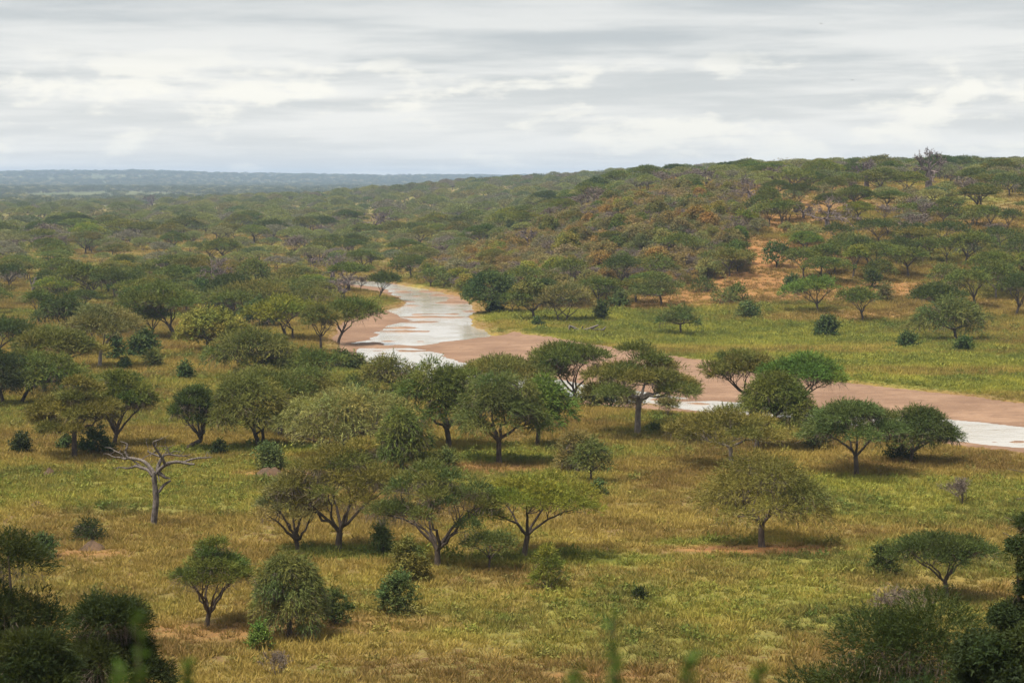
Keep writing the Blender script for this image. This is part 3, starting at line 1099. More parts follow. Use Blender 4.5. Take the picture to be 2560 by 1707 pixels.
# ------------------------------------------------------------------ trees and bushes of the near plain, one by one
# foot u, foot v, crown u0, crown u1, crown top, build, tint, label, options
NEAR_TREES = [
    (186, 1144, 88, 292, 946, 'lay', 'ol', 'brownish thorn tree with drooping layered boughs beside a dark bush', dict(dens=1.3, hue=.8)),
    (285, 1114, 228, 384, 939, 'vase', 'g', 'leaning thorn tree with dark forked trunk behind the dead grey tree', dict(dens=1.0)),
    (461, 1127, 435, 541, 972, 'vase', 'dg', 'dark green thorn tree on a low crooked trunk bent sideways', dict(lean=(.22, 0), r0=.25)),
    (651, 1120, 519, 735, 946, 'dome', 'ol', 'broad many-stemmed olive thorn tree behind a blue-green bush on earth mound', dict(multi=3, dens=1.2)),
    (700, 1090, 580, 822, 930, 'umb', 'ol', 'wide olive canopy rising behind the many-stemmed thorn tree', {}),
    (850, 1150, 713, 1030, 975, 'dome', 'po', 'big rounded pale olive thorn tree with dense grey crown', dict(dens=1.1, hue=.55)),
    (1002, 1178, 948, 1074, 1020, 'weep', 'g', 'low drooping green thorn tree hanging to the grass beside pale olive tree', {}),
    (746, 1381, 640, 815, 1192, 'vase', 'br', 'thin brownish thorn tree drooping to one side by the bare red soil', dict(dens=.55, cy=0)),
    (847, 1383, 722, 992, 1116, 'vase', 'ol', 'tall vase-shaped thorn tree with many upright stems and brownish flat top', dict(dens=.95, hue=.7)),
    (1094, 1418, 967, 1216, 1167, 'vase', 'gg', 'vase-shaped thorn tree with grey-green domed crown beside a round bush', dict(dens=1.0, hue=.3)),
    (1309, 1394, 1186, 1499, 1200, 'umb', 'yg', 'spreading yellow-green thorn tree with crooked low limbs drooping at one end', dict(dens=1.15, hue=.6)),
    (1905, 1367, 1728, 2075, 1143, 'dome', 'ol', 'rounded olive thorn tree with three-forked dark trunk on bare red soil', dict(dens=1.1, hue=.75)),
    (517, 1567, 444, 628, 1360, 'vase', 'g', 'small open thorn tree with thin bent trunk on brown grass', dict(dens=.75)),
    (724, 1594, 640, 813, 1384, 'weep', 'gg', 'weeping grey-green thorn tree with bare brown twigs reaching the ground', dict(dens=1.1)),
    (1123, 1122, 992, 1215, 903, 'dome', 'g', 'dense green domed tree standing between pale olive tree and three-limbed tree', dict(dens=1.1)),
    (1248, 1157, 1145, 1346, 938, 'dome', 'gg', 'green domed thorn tree with three bare spreading limbs under its crown', dict(dens=1.0)),
    (1342, 1119, 1285, 1424, 947, 'dome', 'bg', 'vivid bright green tree with twin trunk behind the three-limbed tree', dict(dens=1.2)),
    (1594, 1086, 1453, 1758, 857, 'lay', 'ol', 'tall layered umbrella thorn with thick pale trunk near the river sand', dict(dens=1.5, wood=M_BARK_PALE, hue=.45, r0=.34)),
    (1442, 986, 1336, 1513, 838, 'umb', 'g', 'dark green flat-topped tree at the water edge with slender forked limbs', {}),
    (1300, 986, 1143, 1415, 876, 'umb', 'ol', 'very wide low brownish-green canopy in front of the river sand', dict(dens=1.1)),
    (985, 985, 912, 1024, 893, 'dome', 'ol', 'small drooping olive thorn tree at the near end of the pool', {}),
    (1880, 1040, 1777, 1942, 888, 'umb', 'ol', 'brown-green thorn tree leaning on low limbs over the river sand', dict(lean=(-.05, 0))),
    (1985, 1062, 1912, 2113, 899, 'umb', 'bg', 'bright green flat thorn tree with bare drooping side branch by the sand', dict(hue=.2)),
    (1890, 1124, 1857, 2024, 939, 'dome', 'g', 'dense dark ball-shaped green thorn tree standing before the river', dict(dens=1.3)),
    (1828, 1168, 1690, 1950, 1016, 'lay', 'ol', 'open layered thorn tree with long bare horizontal limbs and rusty boughs', dict(dens=.75, wood=M_BARK_PALE, hue=.95)),
    (2141, 1189, 2011, 2250, 1016, 'umb', 'gg', 'flat drooping grey-green tree on a single straight trunk', dict(dens=1.2, hue=.15)),
    (2274, 1157, 2212, 2386, 1019, 'dome', 'dg', 'dense dark green tree with low spreading trunk near river bank', dict(dens=1.2)),
    (2367, 1498, 2234, 2466, 1342, 'umb', 'dg', 'dark umbrella thorn with pale forked limbs above the tall dry grass', dict(dens=.9)),
    (1477, 1207, 1442, 1516, 1110, 'dome', 'gg', 'small spindly green-topped thorn tree beside a grey-brown thicket', dict(dens=.9)),
    (1224, 1427, 1172, 1280, 1338, 'umb', 'gg', 'little grey sparse tree on a bent dark stem before the yellow-green tree', dict(dens=.7)),
    (1669, 1040, 1648, 1690, 1002, 'umb', 'br', 'tiny two-stemmed brown thorn tree on the water edge', {}),
    # left plain towards the river
    (517, 880, 453, 598, 766, 'leaf', 'oy', 'round yellow-leaved tree on a slim straight trunk', dict(dens=1.3)),
    (250, 918, 173, 349, 780, 'umb', 'br', 'grey-brown umbrella thorn with pale forked trunk', dict(wood=M_BARK_PALE, hue=.4)),
    (727, 849, 629, 806, 753, 'umb', 'yg', 'broad bright umbrella thorn with fan of dark stems by the sandbank', dict(multi=3)),
    (802, 878, 758, 843, 777, 'umb', 'ol', 'slender single-stemmed umbrella thorn at the sandbank', {}),
    (845, 856, 812, 945, 753, 'umb', 'g', 'umbrella thorn drooping over the brown sandbank', {}),
    (245, 754, 146, 262, 668, 'umb', 'g', 'tall umbrella thorn with dark straight trunk on the left plain', {}),
    (300, 765, 225, 352, 680, 'umb', 'dg', 'dark umbrella thorn leaning with forked trunk behind open grass', {}),
    (97, 809, 68, 122, 735, 'umb', 'g', 'slender small-crowned thorn tree beside a heavy dark canopy', {}),
    (157, 836, 95, 221, 740, 'dome', 'dg', 'heavy dark rounded thorn tree over several stems', dict(multi=2)),
    (382, 847, 345, 422, 768, 'umb', 'g', 'green thorn tree with leaning dark trunk beside the many-stemmed canopy', {}),
    (439, 849, 292, 496, 724, 'umb', 'g', 'very wide many-stemmed canopy behind the round yellow-leaved tree', dict(multi=3, dens=1.1)),
    (680, 792, 541, 806, 713, 'umb', 'ol', 'long low umbrella canopy behind the bright thorn tree at the sandbank', {}),
    (590, 800, 520, 640, 735, 'umb', 'g', 'plain green umbrella canopy between yellow-leaved tree and baobab', {}),
    (22, 722, -16, 64, 665, 'umb', 'dg', 'dark green umbrella thorn on thin legs near the broken dead snag', {}),
    (362, 714, 338, 391, 667, 'umb', 'g', 'small neat umbrella thorn with thin trunk before brown bare trees', {}),
    (632, 726, 592, 678, 650, 'dome', 'g', 'bushy green thorn tree standing right beside the grey baobab', {}),
    (712, 740, 668, 760, 680, 'dome', 'ol', 'round olive thorn tree in the belt behind the sandbank', {}),
    (4, 900, -50, 90, 806, 'umb', 'dg', 'dark thorn tree on a curved leaning trunk at the wood edge', dict(lean=(-.1, 0))),
    (52, 1010, 20, 222, 884, 'dome', 'g', 'massive green mounded canopy over dark trunks', dict(dens=1.0)),
    (110, 985, 40, 225, 833, 'umb', 'ol', 'wide olive canopy rising above the massive green mound', {}),
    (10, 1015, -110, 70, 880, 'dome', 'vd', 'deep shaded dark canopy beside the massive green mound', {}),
    (640, 955, 530, 733, 824, 'dome', 'ol', 'large rounded olive thorn tree behind a vivid green low tree', dict(dens=1.1)),
    (690, 948, 650, 744, 886, 'tbush', 'bg', 'vivid green low rounded tree before the large olive thorn tree', {}),
    (800, 965, 732, 850, 888, 'umb', 'g', 'green spreading thorn tree beside the vivid green low tree', {}),
    (947, 748, 928, 1003, 687, 'umb', 'dg', 'dark neat umbrella thorn alone on the grassy river point', {}),
    # across the river
    (1238, 783, 1151, 1294, 680, 'leaf', 'bl', 'large dark broad-leaved tree at the water on the far bank', dict(dens=1.5, r0=.5)),
    (1336, 801, 1276, 1364, 698, 'leaf', 'ol', 'olive broad-leaved tree with slim trunk beside the large dark tree', {}),
    (1406, 803, 1353, 1470, 713, 'vase', 'br', 'brownish fan-stemmed thorn tree on the meadow behind the fallen log', dict(multi=2)),
    (1508, 769, 1455, 1543, 698, 'umb', 'g', 'umbrella thorn with slanting dark trunk at the meadow edge', dict(lean=(-.16, 0))),
    (1703, 837, 1646, 1742, 764, 'lay', 'gg', 'small flat grey-green thorn tree alone on the green meadow', {}),
    (1654, 765, 1580, 1704, 691, 'lay', 'gg', 'sparse layered grey-green thorn tree below the red slope', dict(dens=.9)),
    (2045, 781, 1976, 2092, 701, 'umb', 'bg', 'bright green umbrella thorn with fan of dark stems on red slope', dict(hue=.4)),
    (2157, 804, 2100, 2192, 728, 'umb', 'g', 'thin thorn tree with crooked bare stems beside the bright umbrella thorn', dict(dens=.8)),
    (2391, 852, 2298, 2452, 748, 'dome', 'gg', 'big bushy grey-green tree with dark low trunk on the meadow', dict(dens=1.1)),
    (2350, 800, 2270, 2400, 715, 'umb', 'dg', 'dark umbrella canopy close behind the big bushy meadow tree', {}),
    (2490, 746, 2432, 2540, 664, 'umb', 'g', 'umbrella thorn with pale v-forked trunk on the lower red slope', dict(wood=M_BARK_PALE)),
    (2270, 693, 2206, 2320, 624, 'umb', 'g', 'umbrella thorn with curved trunk standing alone above red soil', {}),
    (2413, 665, 2382, 2470, 588, 'umb', 'g', 'tall umbrella thorn with dark trunk at the red soil edge', {}),
    (1824, 691, 1762, 1875, 630, 'umb', 'ol', 'olive umbrella thorn overlooking the bare red slope', {}),
    (1868, 578, 1841, 1893, 531, 'umb', 'yg', 'small yellow-green umbrella thorn at the top of the red path', {}),
    (1941, 669, 1907, 1979, 608, 'leaf', 'bl', 'dark round leafy tree right beside the bare red slope', {}),
]
NEAR_BUSHES = [
    (838, 1563, 806, 872, 1488, 'bush', 'dg', 'dark leafy bush at the foot of the weeping grey-green tree', {}),
    (1021, 1454, 966, 1072, 1361, 'bush', 'ol', 'round yellow-green leafy bush beside the vase-shaped domed tree', dict(dens=1.2, hue=.7)),
    (993, 1537, 948, 1036, 1442, 'bush', 'bu', 'grey-green bush on a short dark stem below the round bush', {}),
    (1368, 1476, 1325, 1412, 1376, 'tbush', 'yg', 'sparse upright bush with bright leafy top below the yellow-green tree', dict(dens=.7)),
    (650, 1624, 624, 676, 1568, 'bush', 'bg', 'small bright green leafy bush on brown soil', {}),
    (955, 1384, 926, 984, 1322, 'bush', 'bu', 'small dark green shrub between two vase-shaped thorn trees', {}),
    (2040, 1124, 2014, 2066, 1068, 'tbush', 'dg', 'dark bush half hidden under the flat drooping tree', {}),
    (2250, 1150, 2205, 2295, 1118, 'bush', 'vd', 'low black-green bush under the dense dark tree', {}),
    (2208, 1440, 2178, 2240, 1370, 'bush', 'dg', 'dark bush in the grass beside the dark umbrella thorn', {}),
    (234, 1134, 196, 274, 1076, 'bush', 'bl', 'dark evergreen bush between two thorn trunks', {}),
    (166, 1123, 148, 182, 1090, 'bush', 'bl', 'small dark bush at the foot of the brownish layered tree', {}),
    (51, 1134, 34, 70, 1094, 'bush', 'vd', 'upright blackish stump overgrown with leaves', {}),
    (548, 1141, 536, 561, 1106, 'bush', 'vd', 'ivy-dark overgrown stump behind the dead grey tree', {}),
    (669, 1172, 634, 706, 1114, 'bush', 'bu', 'blue-green leafy bush growing on a red earth mound', dict(dens=1.3)),
    (236, 1352, 180, 268, 1308, 'tbush', 'vd', 'dark scrubby bush growing on a brown earth mound', dict(dens=.8)),
    (110, 1394, 78, 142, 1342, 'bush', 'bl', 'dark green leafy bush on the shaded grass', {}),
    (351, 892, 318, 396, 836, 'bush', 'bl', 'dark evergreen bush behind open yellow grass', dict(dens=1.3)),
    (382, 918, 368, 398, 884, 'tbush', 'gg', 'small round grey shrub on yellow grass near the evergreen bush', {}),
    (311, 923, 298, 328, 898, 'bush', 'bl', 'small dark green shrub beside the pale forked umbrella thorn', {}),
    (285, 900, 268, 305, 842, 'bush', 'bl', 'dark narrow bush behind the pale forked trunk', {}),
    (462, 948, 453, 472, 918, 'bush', 'bl', 'tiny upright dark green shrub alone on the yellow grass', {}),
    (650, 818, 600, 700, 752, 'bush', 'bl', 'big dark green broad-leaved bush between umbrella canopies', dict(dens=1.4)),
    (1442, 1180, 1390, 1496, 1080, 'tbush', 'br', 'grey-brown rounded thicket beside the spindly tree', dict(dens=1.1)),
    (1493, 1240, 1478, 1512, 1208, 'bush', 'bu', 'small blue-green bush below the grey-brown thicket', {}),
    (1113, 1168, 1088, 1140, 1126, 'bush', 'gg', 'loose green shrub at the foot of the dense green domed tree', dict(dens=.7)),
    (1636, 1080, 1612, 1664, 1058, 'bush', 'bu', 'low green bush beside the thick pale trunk', {}),
    (1468, 1018, 1440, 1500, 980, 'bush', 'ol', 'olive riverside bush at the foot of flat-topped tree', {}),
    (1528, 1016, 1496, 1560, 974, 'bush', 'dg', 'dark riverside bush under the layered umbrella thorn', {}),
    (1574, 1020, 1548, 1602, 984, 'tbush', 'br', 'brown riverside thicket beside the layered thorn trunk', {}),
    (887, 974, 866, 908, 944, 'bush', 'g', 'round green bush on bright grass near the pool', {}),
    (890, 923, 872, 908, 896, 'bush', 'gg', 'pale green bush on the grassy bank of the pool', {}),
    (858, 923, 834, 878, 884, 'bush', 'dg', 'dark green bush on the grassy bank of the pool', {}),
    (2066, 843, 2038, 2096, 795, 'bush', 'bl', 'conical dark green bush alone on the meadow', dict(dens=1.6)),
    (2269, 870, 2252, 2286, 838, 'bush', 'bl', 'small round dark bush on the open meadow', {}),
    (2407, 882, 2394, 2424, 848, 'bush', 'bl', 'small dark bush under the big bushy meadow tree', {}),
    (1547, 770, 1520, 1574, 732, 'bush', 'bu', 'round blue-green bush at the meadow edge', dict(dens=1.3)),
    (1504, 801, 1491, 1517, 760, 'bush', 'dg', 'narrow dark shrub below the slanting umbrella thorn', {}),
    (1872, 797, 1846, 1896, 758, 'bush', 'bu', 'rounded grey-green bush at the foot of red slope', {}),
    (1981, 720, 1962, 2000, 692, 'bush', 'bl', 'dark round bush on the red slope', {}),
    (2179, 720, 2158, 2200, 675, 'tbush', 'dg', 'upright dark shrub on the red soil', {}),
    (2212, 753, 2196, 2228, 714, 'tbush', 'br', 'brown upright shrub below the curved-trunk umbrella thorn', {}),
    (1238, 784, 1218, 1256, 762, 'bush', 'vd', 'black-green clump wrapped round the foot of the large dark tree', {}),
    (1343, 816, 1330, 1358, 796, 'bush', 'bl', 'small leafy clump below the olive broad-leaved tree', {}),
    (1598, 1505, 1582, 1616, 1478, 'tbush', 'vd', 'little dark tuft of scrub in the open grass', {}),
    (1000, 682, 975, 1024, 640, 'bush', 'g', 'green bush at the far end of the river', {}),
]
NEAR_BARE = [
    (2406, 1262, 2360, 2450, 1192, 'bare', 'brown leafless bush on the shaded grass', B, 'bush'),
    (2260, 1545, 2180, 2340, 1458, 'bare', 'dark leafless thorn scrub above the big foreground bush', B, 'bush'),
    (691, 1694, 650, 732, 1624, 'bare', 'thin leafless shrub in the grass at the slope foot', B, 'bush'),
    (210, 1345, 176, 250, 1310, 'bare', 'leafless grey twigs on the brown earth mound', B, 'bush'),
    (124, 607, 98, 158, 555, 'baretree', 'grey leafless twiggy tree standing above the dark canopies', 'bare_tree', 'tree'),
    (417, 703, 384, 452, 640, 'baretree', 'brown leafless twiggy tree beside a smaller brown one', 'bare_tree', 'tree'),
    (453, 712, 424, 498, 668, 'baretree', 'low brown leafless tree left of the grey baobab', 'bare_tree', 'tree'),
    (735, 640, 708, 768, 588, 'baretree', 'round reddish-brown leafless tree on yellow grass', 'bare_tree', 'tree'),
]
BAOBABS = [
    (548, 750, 499, 608, 643, 'grey leafless baobab with thick trunk among umbrella thorns'),
    (856, 752, 800, 912, 680, 'squat leafless baobab hanging over the river point'),
    (830, 700, 770, 900, 628, 'spreading leafless baobab behind the squat one at river point'),
    (934, 583, 888, 974, 523, 'round purplish leafless baobab on the plain behind river bend'),
    (2069, 568, 2001, 2144, 489, 'huge leafless baobab with broad crooked limbs on the slope'),
    (1872, 498, 1832, 1922, 438, 'leafless baobab with upswept limbs at the top of hillside'),
    (2322, 471, 2283, 2360, 372, 'tall leafless baobab standing up above the skyline'),
    (2164, 470, 2138, 2190, 399, 'slim grey baobab on the plateau beside the tall one'),
    (1766, 466, 1738, 1800, 420, 'small leafless baobab on the hill crest'),
    (1318, 615, 1294, 1344, 572, 'little pale leafless baobab in the hillside thicket'),
    (380, 518, 362, 400, 488, 'far leafless baobab on the edge of the plain'),
    (2008, 546, 1985, 2030, 505, 'short broken baobab beside the huge one'),
]
# trees of the slope and plateau that share their look: foot, crown, top, build, tint
SLOPE = [
    (2329, 654, 2282, 2342, 600, 'umb', 'g'), (2367, 657, 2330, 2395, 605, 'umb', 'g'), (2172, 664, 2112, 2190, 600, 'umb', 'dg'), (2131, 698, 2115, 2168, 622, 'umb', 'yg'),
    (2009, 696, 1965, 2047, 626, 'umb', 'g'), (2053, 691, 2022, 2088, 618, 'umb', 'g'), (2086, 684, 2058, 2124, 612, 'umb', 'g'),
    (1923, 567, 1895, 1953, 511, 'umb', 'g'), (1954, 572, 1926, 1986, 507, 'umb', 'g'), (1983, 483, 1944, 2037, 429, 'umb', 'g'), (2130, 486, 2096, 2156, 440, 'umb', 'g'),
    (2051, 462, 2014, 2085, 410, 'umb', 'g'), (2193, 471, 2169, 2217, 441, 'umb', 'g'), (2212, 460, 2178, 2242, 426, 'umb', 'g'), (2110, 440, 2084, 2136, 406, 'umb', 'dg'),
    (2300, 460, 2282, 2316, 430, 'umb', 'g'), (2524, 492, 2474, 2566, 441, 'umb', 'dg'), (2431, 480, 2420, 2454, 432, 'umb', 'dg'), (2475, 574, 2449, 2502, 522, 'umb', 'g'),
    (2519, 574, 2500, 2546, 529, 'umb', 'dg'), (2424, 585, 2403, 2450, 532, 'umb', 'gg'), (2358, 562, 2317, 2400, 520, 'umb', 'dg'), (2263, 550, 2226, 2304, 514, 'umb', 'g'),
    (2281, 622, 2236, 2322, 560, 'dome', 'dg'), (2200, 612, 2140, 2228, 555, 'umb', 'dg'), (2090, 612, 2058, 2130, 565, 'umb', 'dg'), (2345, 610, 2316, 2420, 560, 'umb', 'dg'),
    (2014, 612, 1974, 2056, 560, 'dome', 'po'), (2130, 645, 2072, 2180, 590, 'umb', 'gg'), (1890, 540, 1850, 1906, 500, 'dome', 'dg'), (2540, 790, 2506, 2620, 692, 'umb', 'dg'),
    (2440, 770, 2364, 2475, 680, 'umb', 'g'), (2390, 720, 2324, 2410, 662, 'dome', 'g'), (2550, 650, 2505, 2610, 590, 'dome', 'dg'), (2500, 620, 2450, 2550, 575, 'umb', 'dg'),
    (1428, 715, 1383, 1468, 654, 'umb', 'g'), (1554, 726, 1508, 1597, 647, 'umb', 'dg'), (1800, 760, 1776, 1850, 725, 'tbush', 'gg'), (1830, 752, 1820, 1868, 715, 'bush', 'g'),
    (1770, 730, 1724, 1796, 700, 'tbush', 'dg'), (1077, 711, 1040, 1114, 654, 'leaf', 'g'), (1150, 706, 1130, 1170, 669, 'umb', 'yg'), (1110, 712, 1090, 1135, 672, 'leaf', 'gg'),
    (1320, 730, 1262, 1362, 674, 'umb', 'g'), (1700, 640, 1650, 1745, 590, 'umb', 'g'), (1760, 645, 1700, 1790, 605, 'umb', 'gg'), (1640, 690, 1600, 1690, 640, 'dome', 'g'),
    (2475, 690, 2450, 2520, 640, 'umb', 'dg'), (1980, 440, 1916, 2011, 396, 'leaf', 'orr'), (1690, 480, 1655, 1715, 446, 'leaf', 'orr'), (1168, 507, 1136, 1197, 477, 'leaf', 'orr'),
    (1530, 500, 1480, 1560, 460, 'dome', 'g'), (1620, 510, 1585, 1650, 480, 'leaf', 'g'), (1725, 530, 1690, 1760, 490, 'leaf', 'bl'), (1765, 520, 1735, 1800, 485, 'leaf', 'g'),
]


def zone_of(u, v):
    if u > 1700 and v > 440:
        return 'slope'
    if u > 1050 and v > 560:
        return 'thicket'
    if u > 1450:
        return 'plateau'
    return 'plain'


WHERE = {'slope': 'on the slope above the meadow', 'thicket': 'in the hillside thicket',
         'plateau': 'on the high plateau', 'plain': 'in woodland beyond the river bend'}
LOOK = {'umb': 'flat-topped thorn tree', 'dome': 'rounded thorn tree', 'tbush': 'thorny bush', 'bush': 'leafy bush', 'leaf': 'broad-leaved tree',
        'bare': 'leafless bush', 'baretree': 'leafless twiggy tree', 'vase': 'fan-stemmed thorn tree', 'lay': 'layered thorn tree', 'bao': 'leafless baobab'}
HUEWORD = dict(g='green', gg='grey-green', yg='yellow-green', ol='olive', po='pale olive', dg='dark green', bg='bright green', br='brownish', bl='deep green',
               orr='orange-brown', gy='grey', bu='blue-green', vd='blackish', oy='yellow')
NAME = {'umb': T, 'dome': T, 'vase': T, 'lay': T, 'leaf': 'leafy_tree', 'tbush': B, 'bush': B, 'bare': B, 'baretree': 'bare_tree', 'bao': 'baobab'}


def auto_label(sty, tint, zone, size='', near=''):
    hue = 'grey-brown' if sty in ('bare', 'baretree', 'bao') else HUEWORD[tint]
    lk = LOOK[sty]
    many = lk + ('es' if lk.endswith('bush') else 's')
    if len(f'{size} {hue} {lk} {near} {WHERE[zone]}'.split()) > 16:
        size = ''
    if len(f'{size} {hue} {lk} {near} {WHERE[zone]}'.split()) > 16:
        near = near.replace('between a ', 'beside a ').split(' and a ')[0]
    lab = ' '.join(f'{size} {hue} {lk} {near} {WHERE[zone]}'.split())
    return lab, f'{many} {WHERE[zone]}'


for (u, v, u0, u1, top, sty, tint, lab, kw) in NEAR_TREES:
    plant('leafy_tree' if sty == 'leaf' else T, 'tree', u, v, u0, u1, top, sty, tint, lab, None, **kw)
for (u, v, u0, u1, top, sty, tint, lab, kw) in NEAR_BUSHES:
    plant(B, 'bush', u, v, u0, u1, top, sty, tint, lab, None, **kw)
for (u, v, u0, u1, top, sty, lab, nm, cat) in NEAR_BARE:
    plant(nm, cat, u, v, u0, u1, top, sty, None, lab)
for (u, v, u0, u1, top, lab) in BAOBABS:
    plant('baobab', 'tree', u, v, u0, u1, top, 'bao', None, lab, 'leafless baobabs')
for (u, v, u0, u1, top, sty, tint) in SLOPE:
    lab, grp = auto_label(sty, tint, zone_of(u, v), ('tall ' if v - top > .88 * (u1 - u0) else ('spreading ' if v - top < .66 * (u1 - u0) else '')) + ('broad' if u1 - u0 > 85 else ('small' if u1 - u0 < 58 else '')), 'on bare reddish ground' if 1850 < u < 2350 and v > 640 else '')
    plant(NAME[sty], 'bush' if NAME[sty] == B else 'tree', u, v, u0, u1, top, sty, tint, lab, grp, nb=4)

# ------------------------------------------------------------------ big bushes on the lookout slope below the camera
def slope_spot(u, d):
    x = (u - 1280) / FPX * d
    return (x, d, float(height(np.array([x]), np.array([d]))[0]))


for (u, d, hw, top, sty, tint, lab, kw) in [  # leaf tints hold the dimness of the frame corners, painted in as colour
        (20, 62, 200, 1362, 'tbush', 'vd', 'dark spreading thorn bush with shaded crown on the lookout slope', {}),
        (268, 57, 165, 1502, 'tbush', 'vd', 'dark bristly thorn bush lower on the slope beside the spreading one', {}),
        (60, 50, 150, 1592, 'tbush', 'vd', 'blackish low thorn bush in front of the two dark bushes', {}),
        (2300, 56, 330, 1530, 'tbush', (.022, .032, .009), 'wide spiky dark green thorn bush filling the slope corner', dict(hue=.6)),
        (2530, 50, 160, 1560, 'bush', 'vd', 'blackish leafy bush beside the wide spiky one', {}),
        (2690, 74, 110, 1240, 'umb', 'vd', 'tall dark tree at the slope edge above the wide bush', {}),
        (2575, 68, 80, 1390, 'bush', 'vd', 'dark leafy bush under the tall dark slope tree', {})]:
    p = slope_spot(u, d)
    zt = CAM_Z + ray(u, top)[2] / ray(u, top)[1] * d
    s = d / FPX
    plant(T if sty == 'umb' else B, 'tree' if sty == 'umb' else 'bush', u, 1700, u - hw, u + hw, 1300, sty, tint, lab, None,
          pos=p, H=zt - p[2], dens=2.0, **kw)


def shoot_shrub(tips, label):
    rng = rng_next()
    u0, v0, d0 = tips[0]
    bx = (u0 - 1280) / FPX * d0
    bz = float(height(np.array([bx]), np.array([d0]))[0])
    root = tag(empty('shrub', (bx, d0, bz)), label, 'shrub')
    st, lf = Geo(), Geo()
    for (u, v, d) in tips:
        r = ray(u, v)
        tip = r / r[1] * d + np.array((0, 0, CAM_Z)) - np.array((bx, d0, bz))
        base = np.array((rng.normal() * .05, rng.normal() * .05, -.06))
        ln = bez(base, np.array((tip[0], tip[1], tip[2] * .5)), tip, 12, rng, .008)
        st.tube(ln, np.linspace(.009, .0025, 12), 6)
        n = 64
        t = rng.random(n) ** 0.45
        fi = np.clip(t * 2.6 + 8.4, 0, 10.99)
        i = fi.astype(int)
        P = ln[i] + (ln[i + 1] - ln[i]) * (fi - i)[:, None]
        a = rng.uniform(0, 6.283, n)
        D = np.stack([np.cos(a), np.sin(a), rng.uniform(.1, 1.1, n)], 1)
        lf.blades(P, D, rng.uniform(.018, .036, n), rng.uniform(.010, .016, n), rng, rng.random(n), .4, .3)
    obj('stems', st.mesh('shoot_stems', M_BARK, True), root)
    obj('leaves', lf.mesh('shoot_leaves', M_LEAF), root, (.055, .095, .018))


shoot_shrub([(1530, 1535, 4.0), (1442, 1665, 3.8), (1540, 1655, 4.2)], 'out of focus leafy green shoots rising right before the lookout')
shoot_shrub([(1729, 1640, 4.0), (1901, 1668, 4.2)], 'pair of blurred leafy shoots beside the tallest blurred shoot')
shoot_shrub([(347, 1535, 4.6), (468, 1655, 4.4), (300, 1665, 4.2)], 'blurred dark shoots in front of the dark bristly bush')


# ------------------------------------------------------------------ the dead tree, the log, the snag, the mounds, the birds
def pixel_wood(name, cat, label, base_uv, scale, org, lines, mat, depth=.4, twigs=0, seed=5):
    """limbs drawn as crop coordinates with radii, laid out in the plane of the foot and bent out of it in depth"""
    rng = np.random.default_rng(seed)
    p = hit(*base_uv)
    s = p[1] / FPX
    root = tag(empty(name, (p[0], p[1], p[2] - .02)), label, cat)
    geos = {}
    tips = {}
    for part, line in lines:
        pts = []
        for i, (cx, cy, r) in enumerate(line):
            u, v = org[0] + cx / scale, org[1] + cy / scale
            pts.append([(u - base_uv[0]) * s, 0.0, (base_uv[1] - v) * s])
        pts = np.array(pts)
        key = (line[0][0], line[0][1])
        y0 = 0.0
        if tips:
            k = min(tips, key=lambda q: (q[0] - key[0]) ** 2 + (q[1] - key[1]) ** 2)
            y0 = tips[k]
        run = np.concatenate([[0], np.cumsum(np.linalg.norm(np.diff(pts[:, [0, 2]], axis=0), axis=1))])
        sl = rng.uniform(-depth, depth) if part != 'trunk' else 0
        pts[:, 1] = y0 + sl * run
        for (cx, cy, r), yy in zip(line, pts[:, 1]):
            tips[(cx, cy)] = yy
        n = len(pts)
        tt = np.linspace(0, n - 1, n * 3)
        fine = np.stack([np.interp(tt, np.arange(n), pts[:, j]) for j in range(3)], 1)
        sm = fine.copy()
        sm[1:-1] = (fine[:-2] + fine[1:-1] * 2 + fine[2:]) / 4
        rad = np.interp(tt, np.arange(n), [q[2] for q in line]) / scale * s
        rad = rad * (1 + rng.normal(size=len(rad)) * .05)
        if part == 'trunk':
            sm[0, 2] = -.25
        geos.setdefault(part, Geo()).tube(sm, rad, 9)
    if twigs and 'limbs' in geos:                     # short broken twigs left on the limbs
        lim = geos['limbs']
        pool = np.concatenate(lim.v)
        for _ in range(twigs):
            st_ = pool[rng.integers(len(pool))]
            en = st_ + rng.normal(size=3) * np.array((.35, .35, .22)) + np.array((0, 0, .22))
            lim.tube(bez(st_, (st_ + en) / 2 + rng.normal(size=3) * .09, en, 5), np.array((.034, .028, .022, .016, .008)), 4)
    for part, g in geos.items():
        obj(part, g.mesh(part, mat, True), root)
    return root


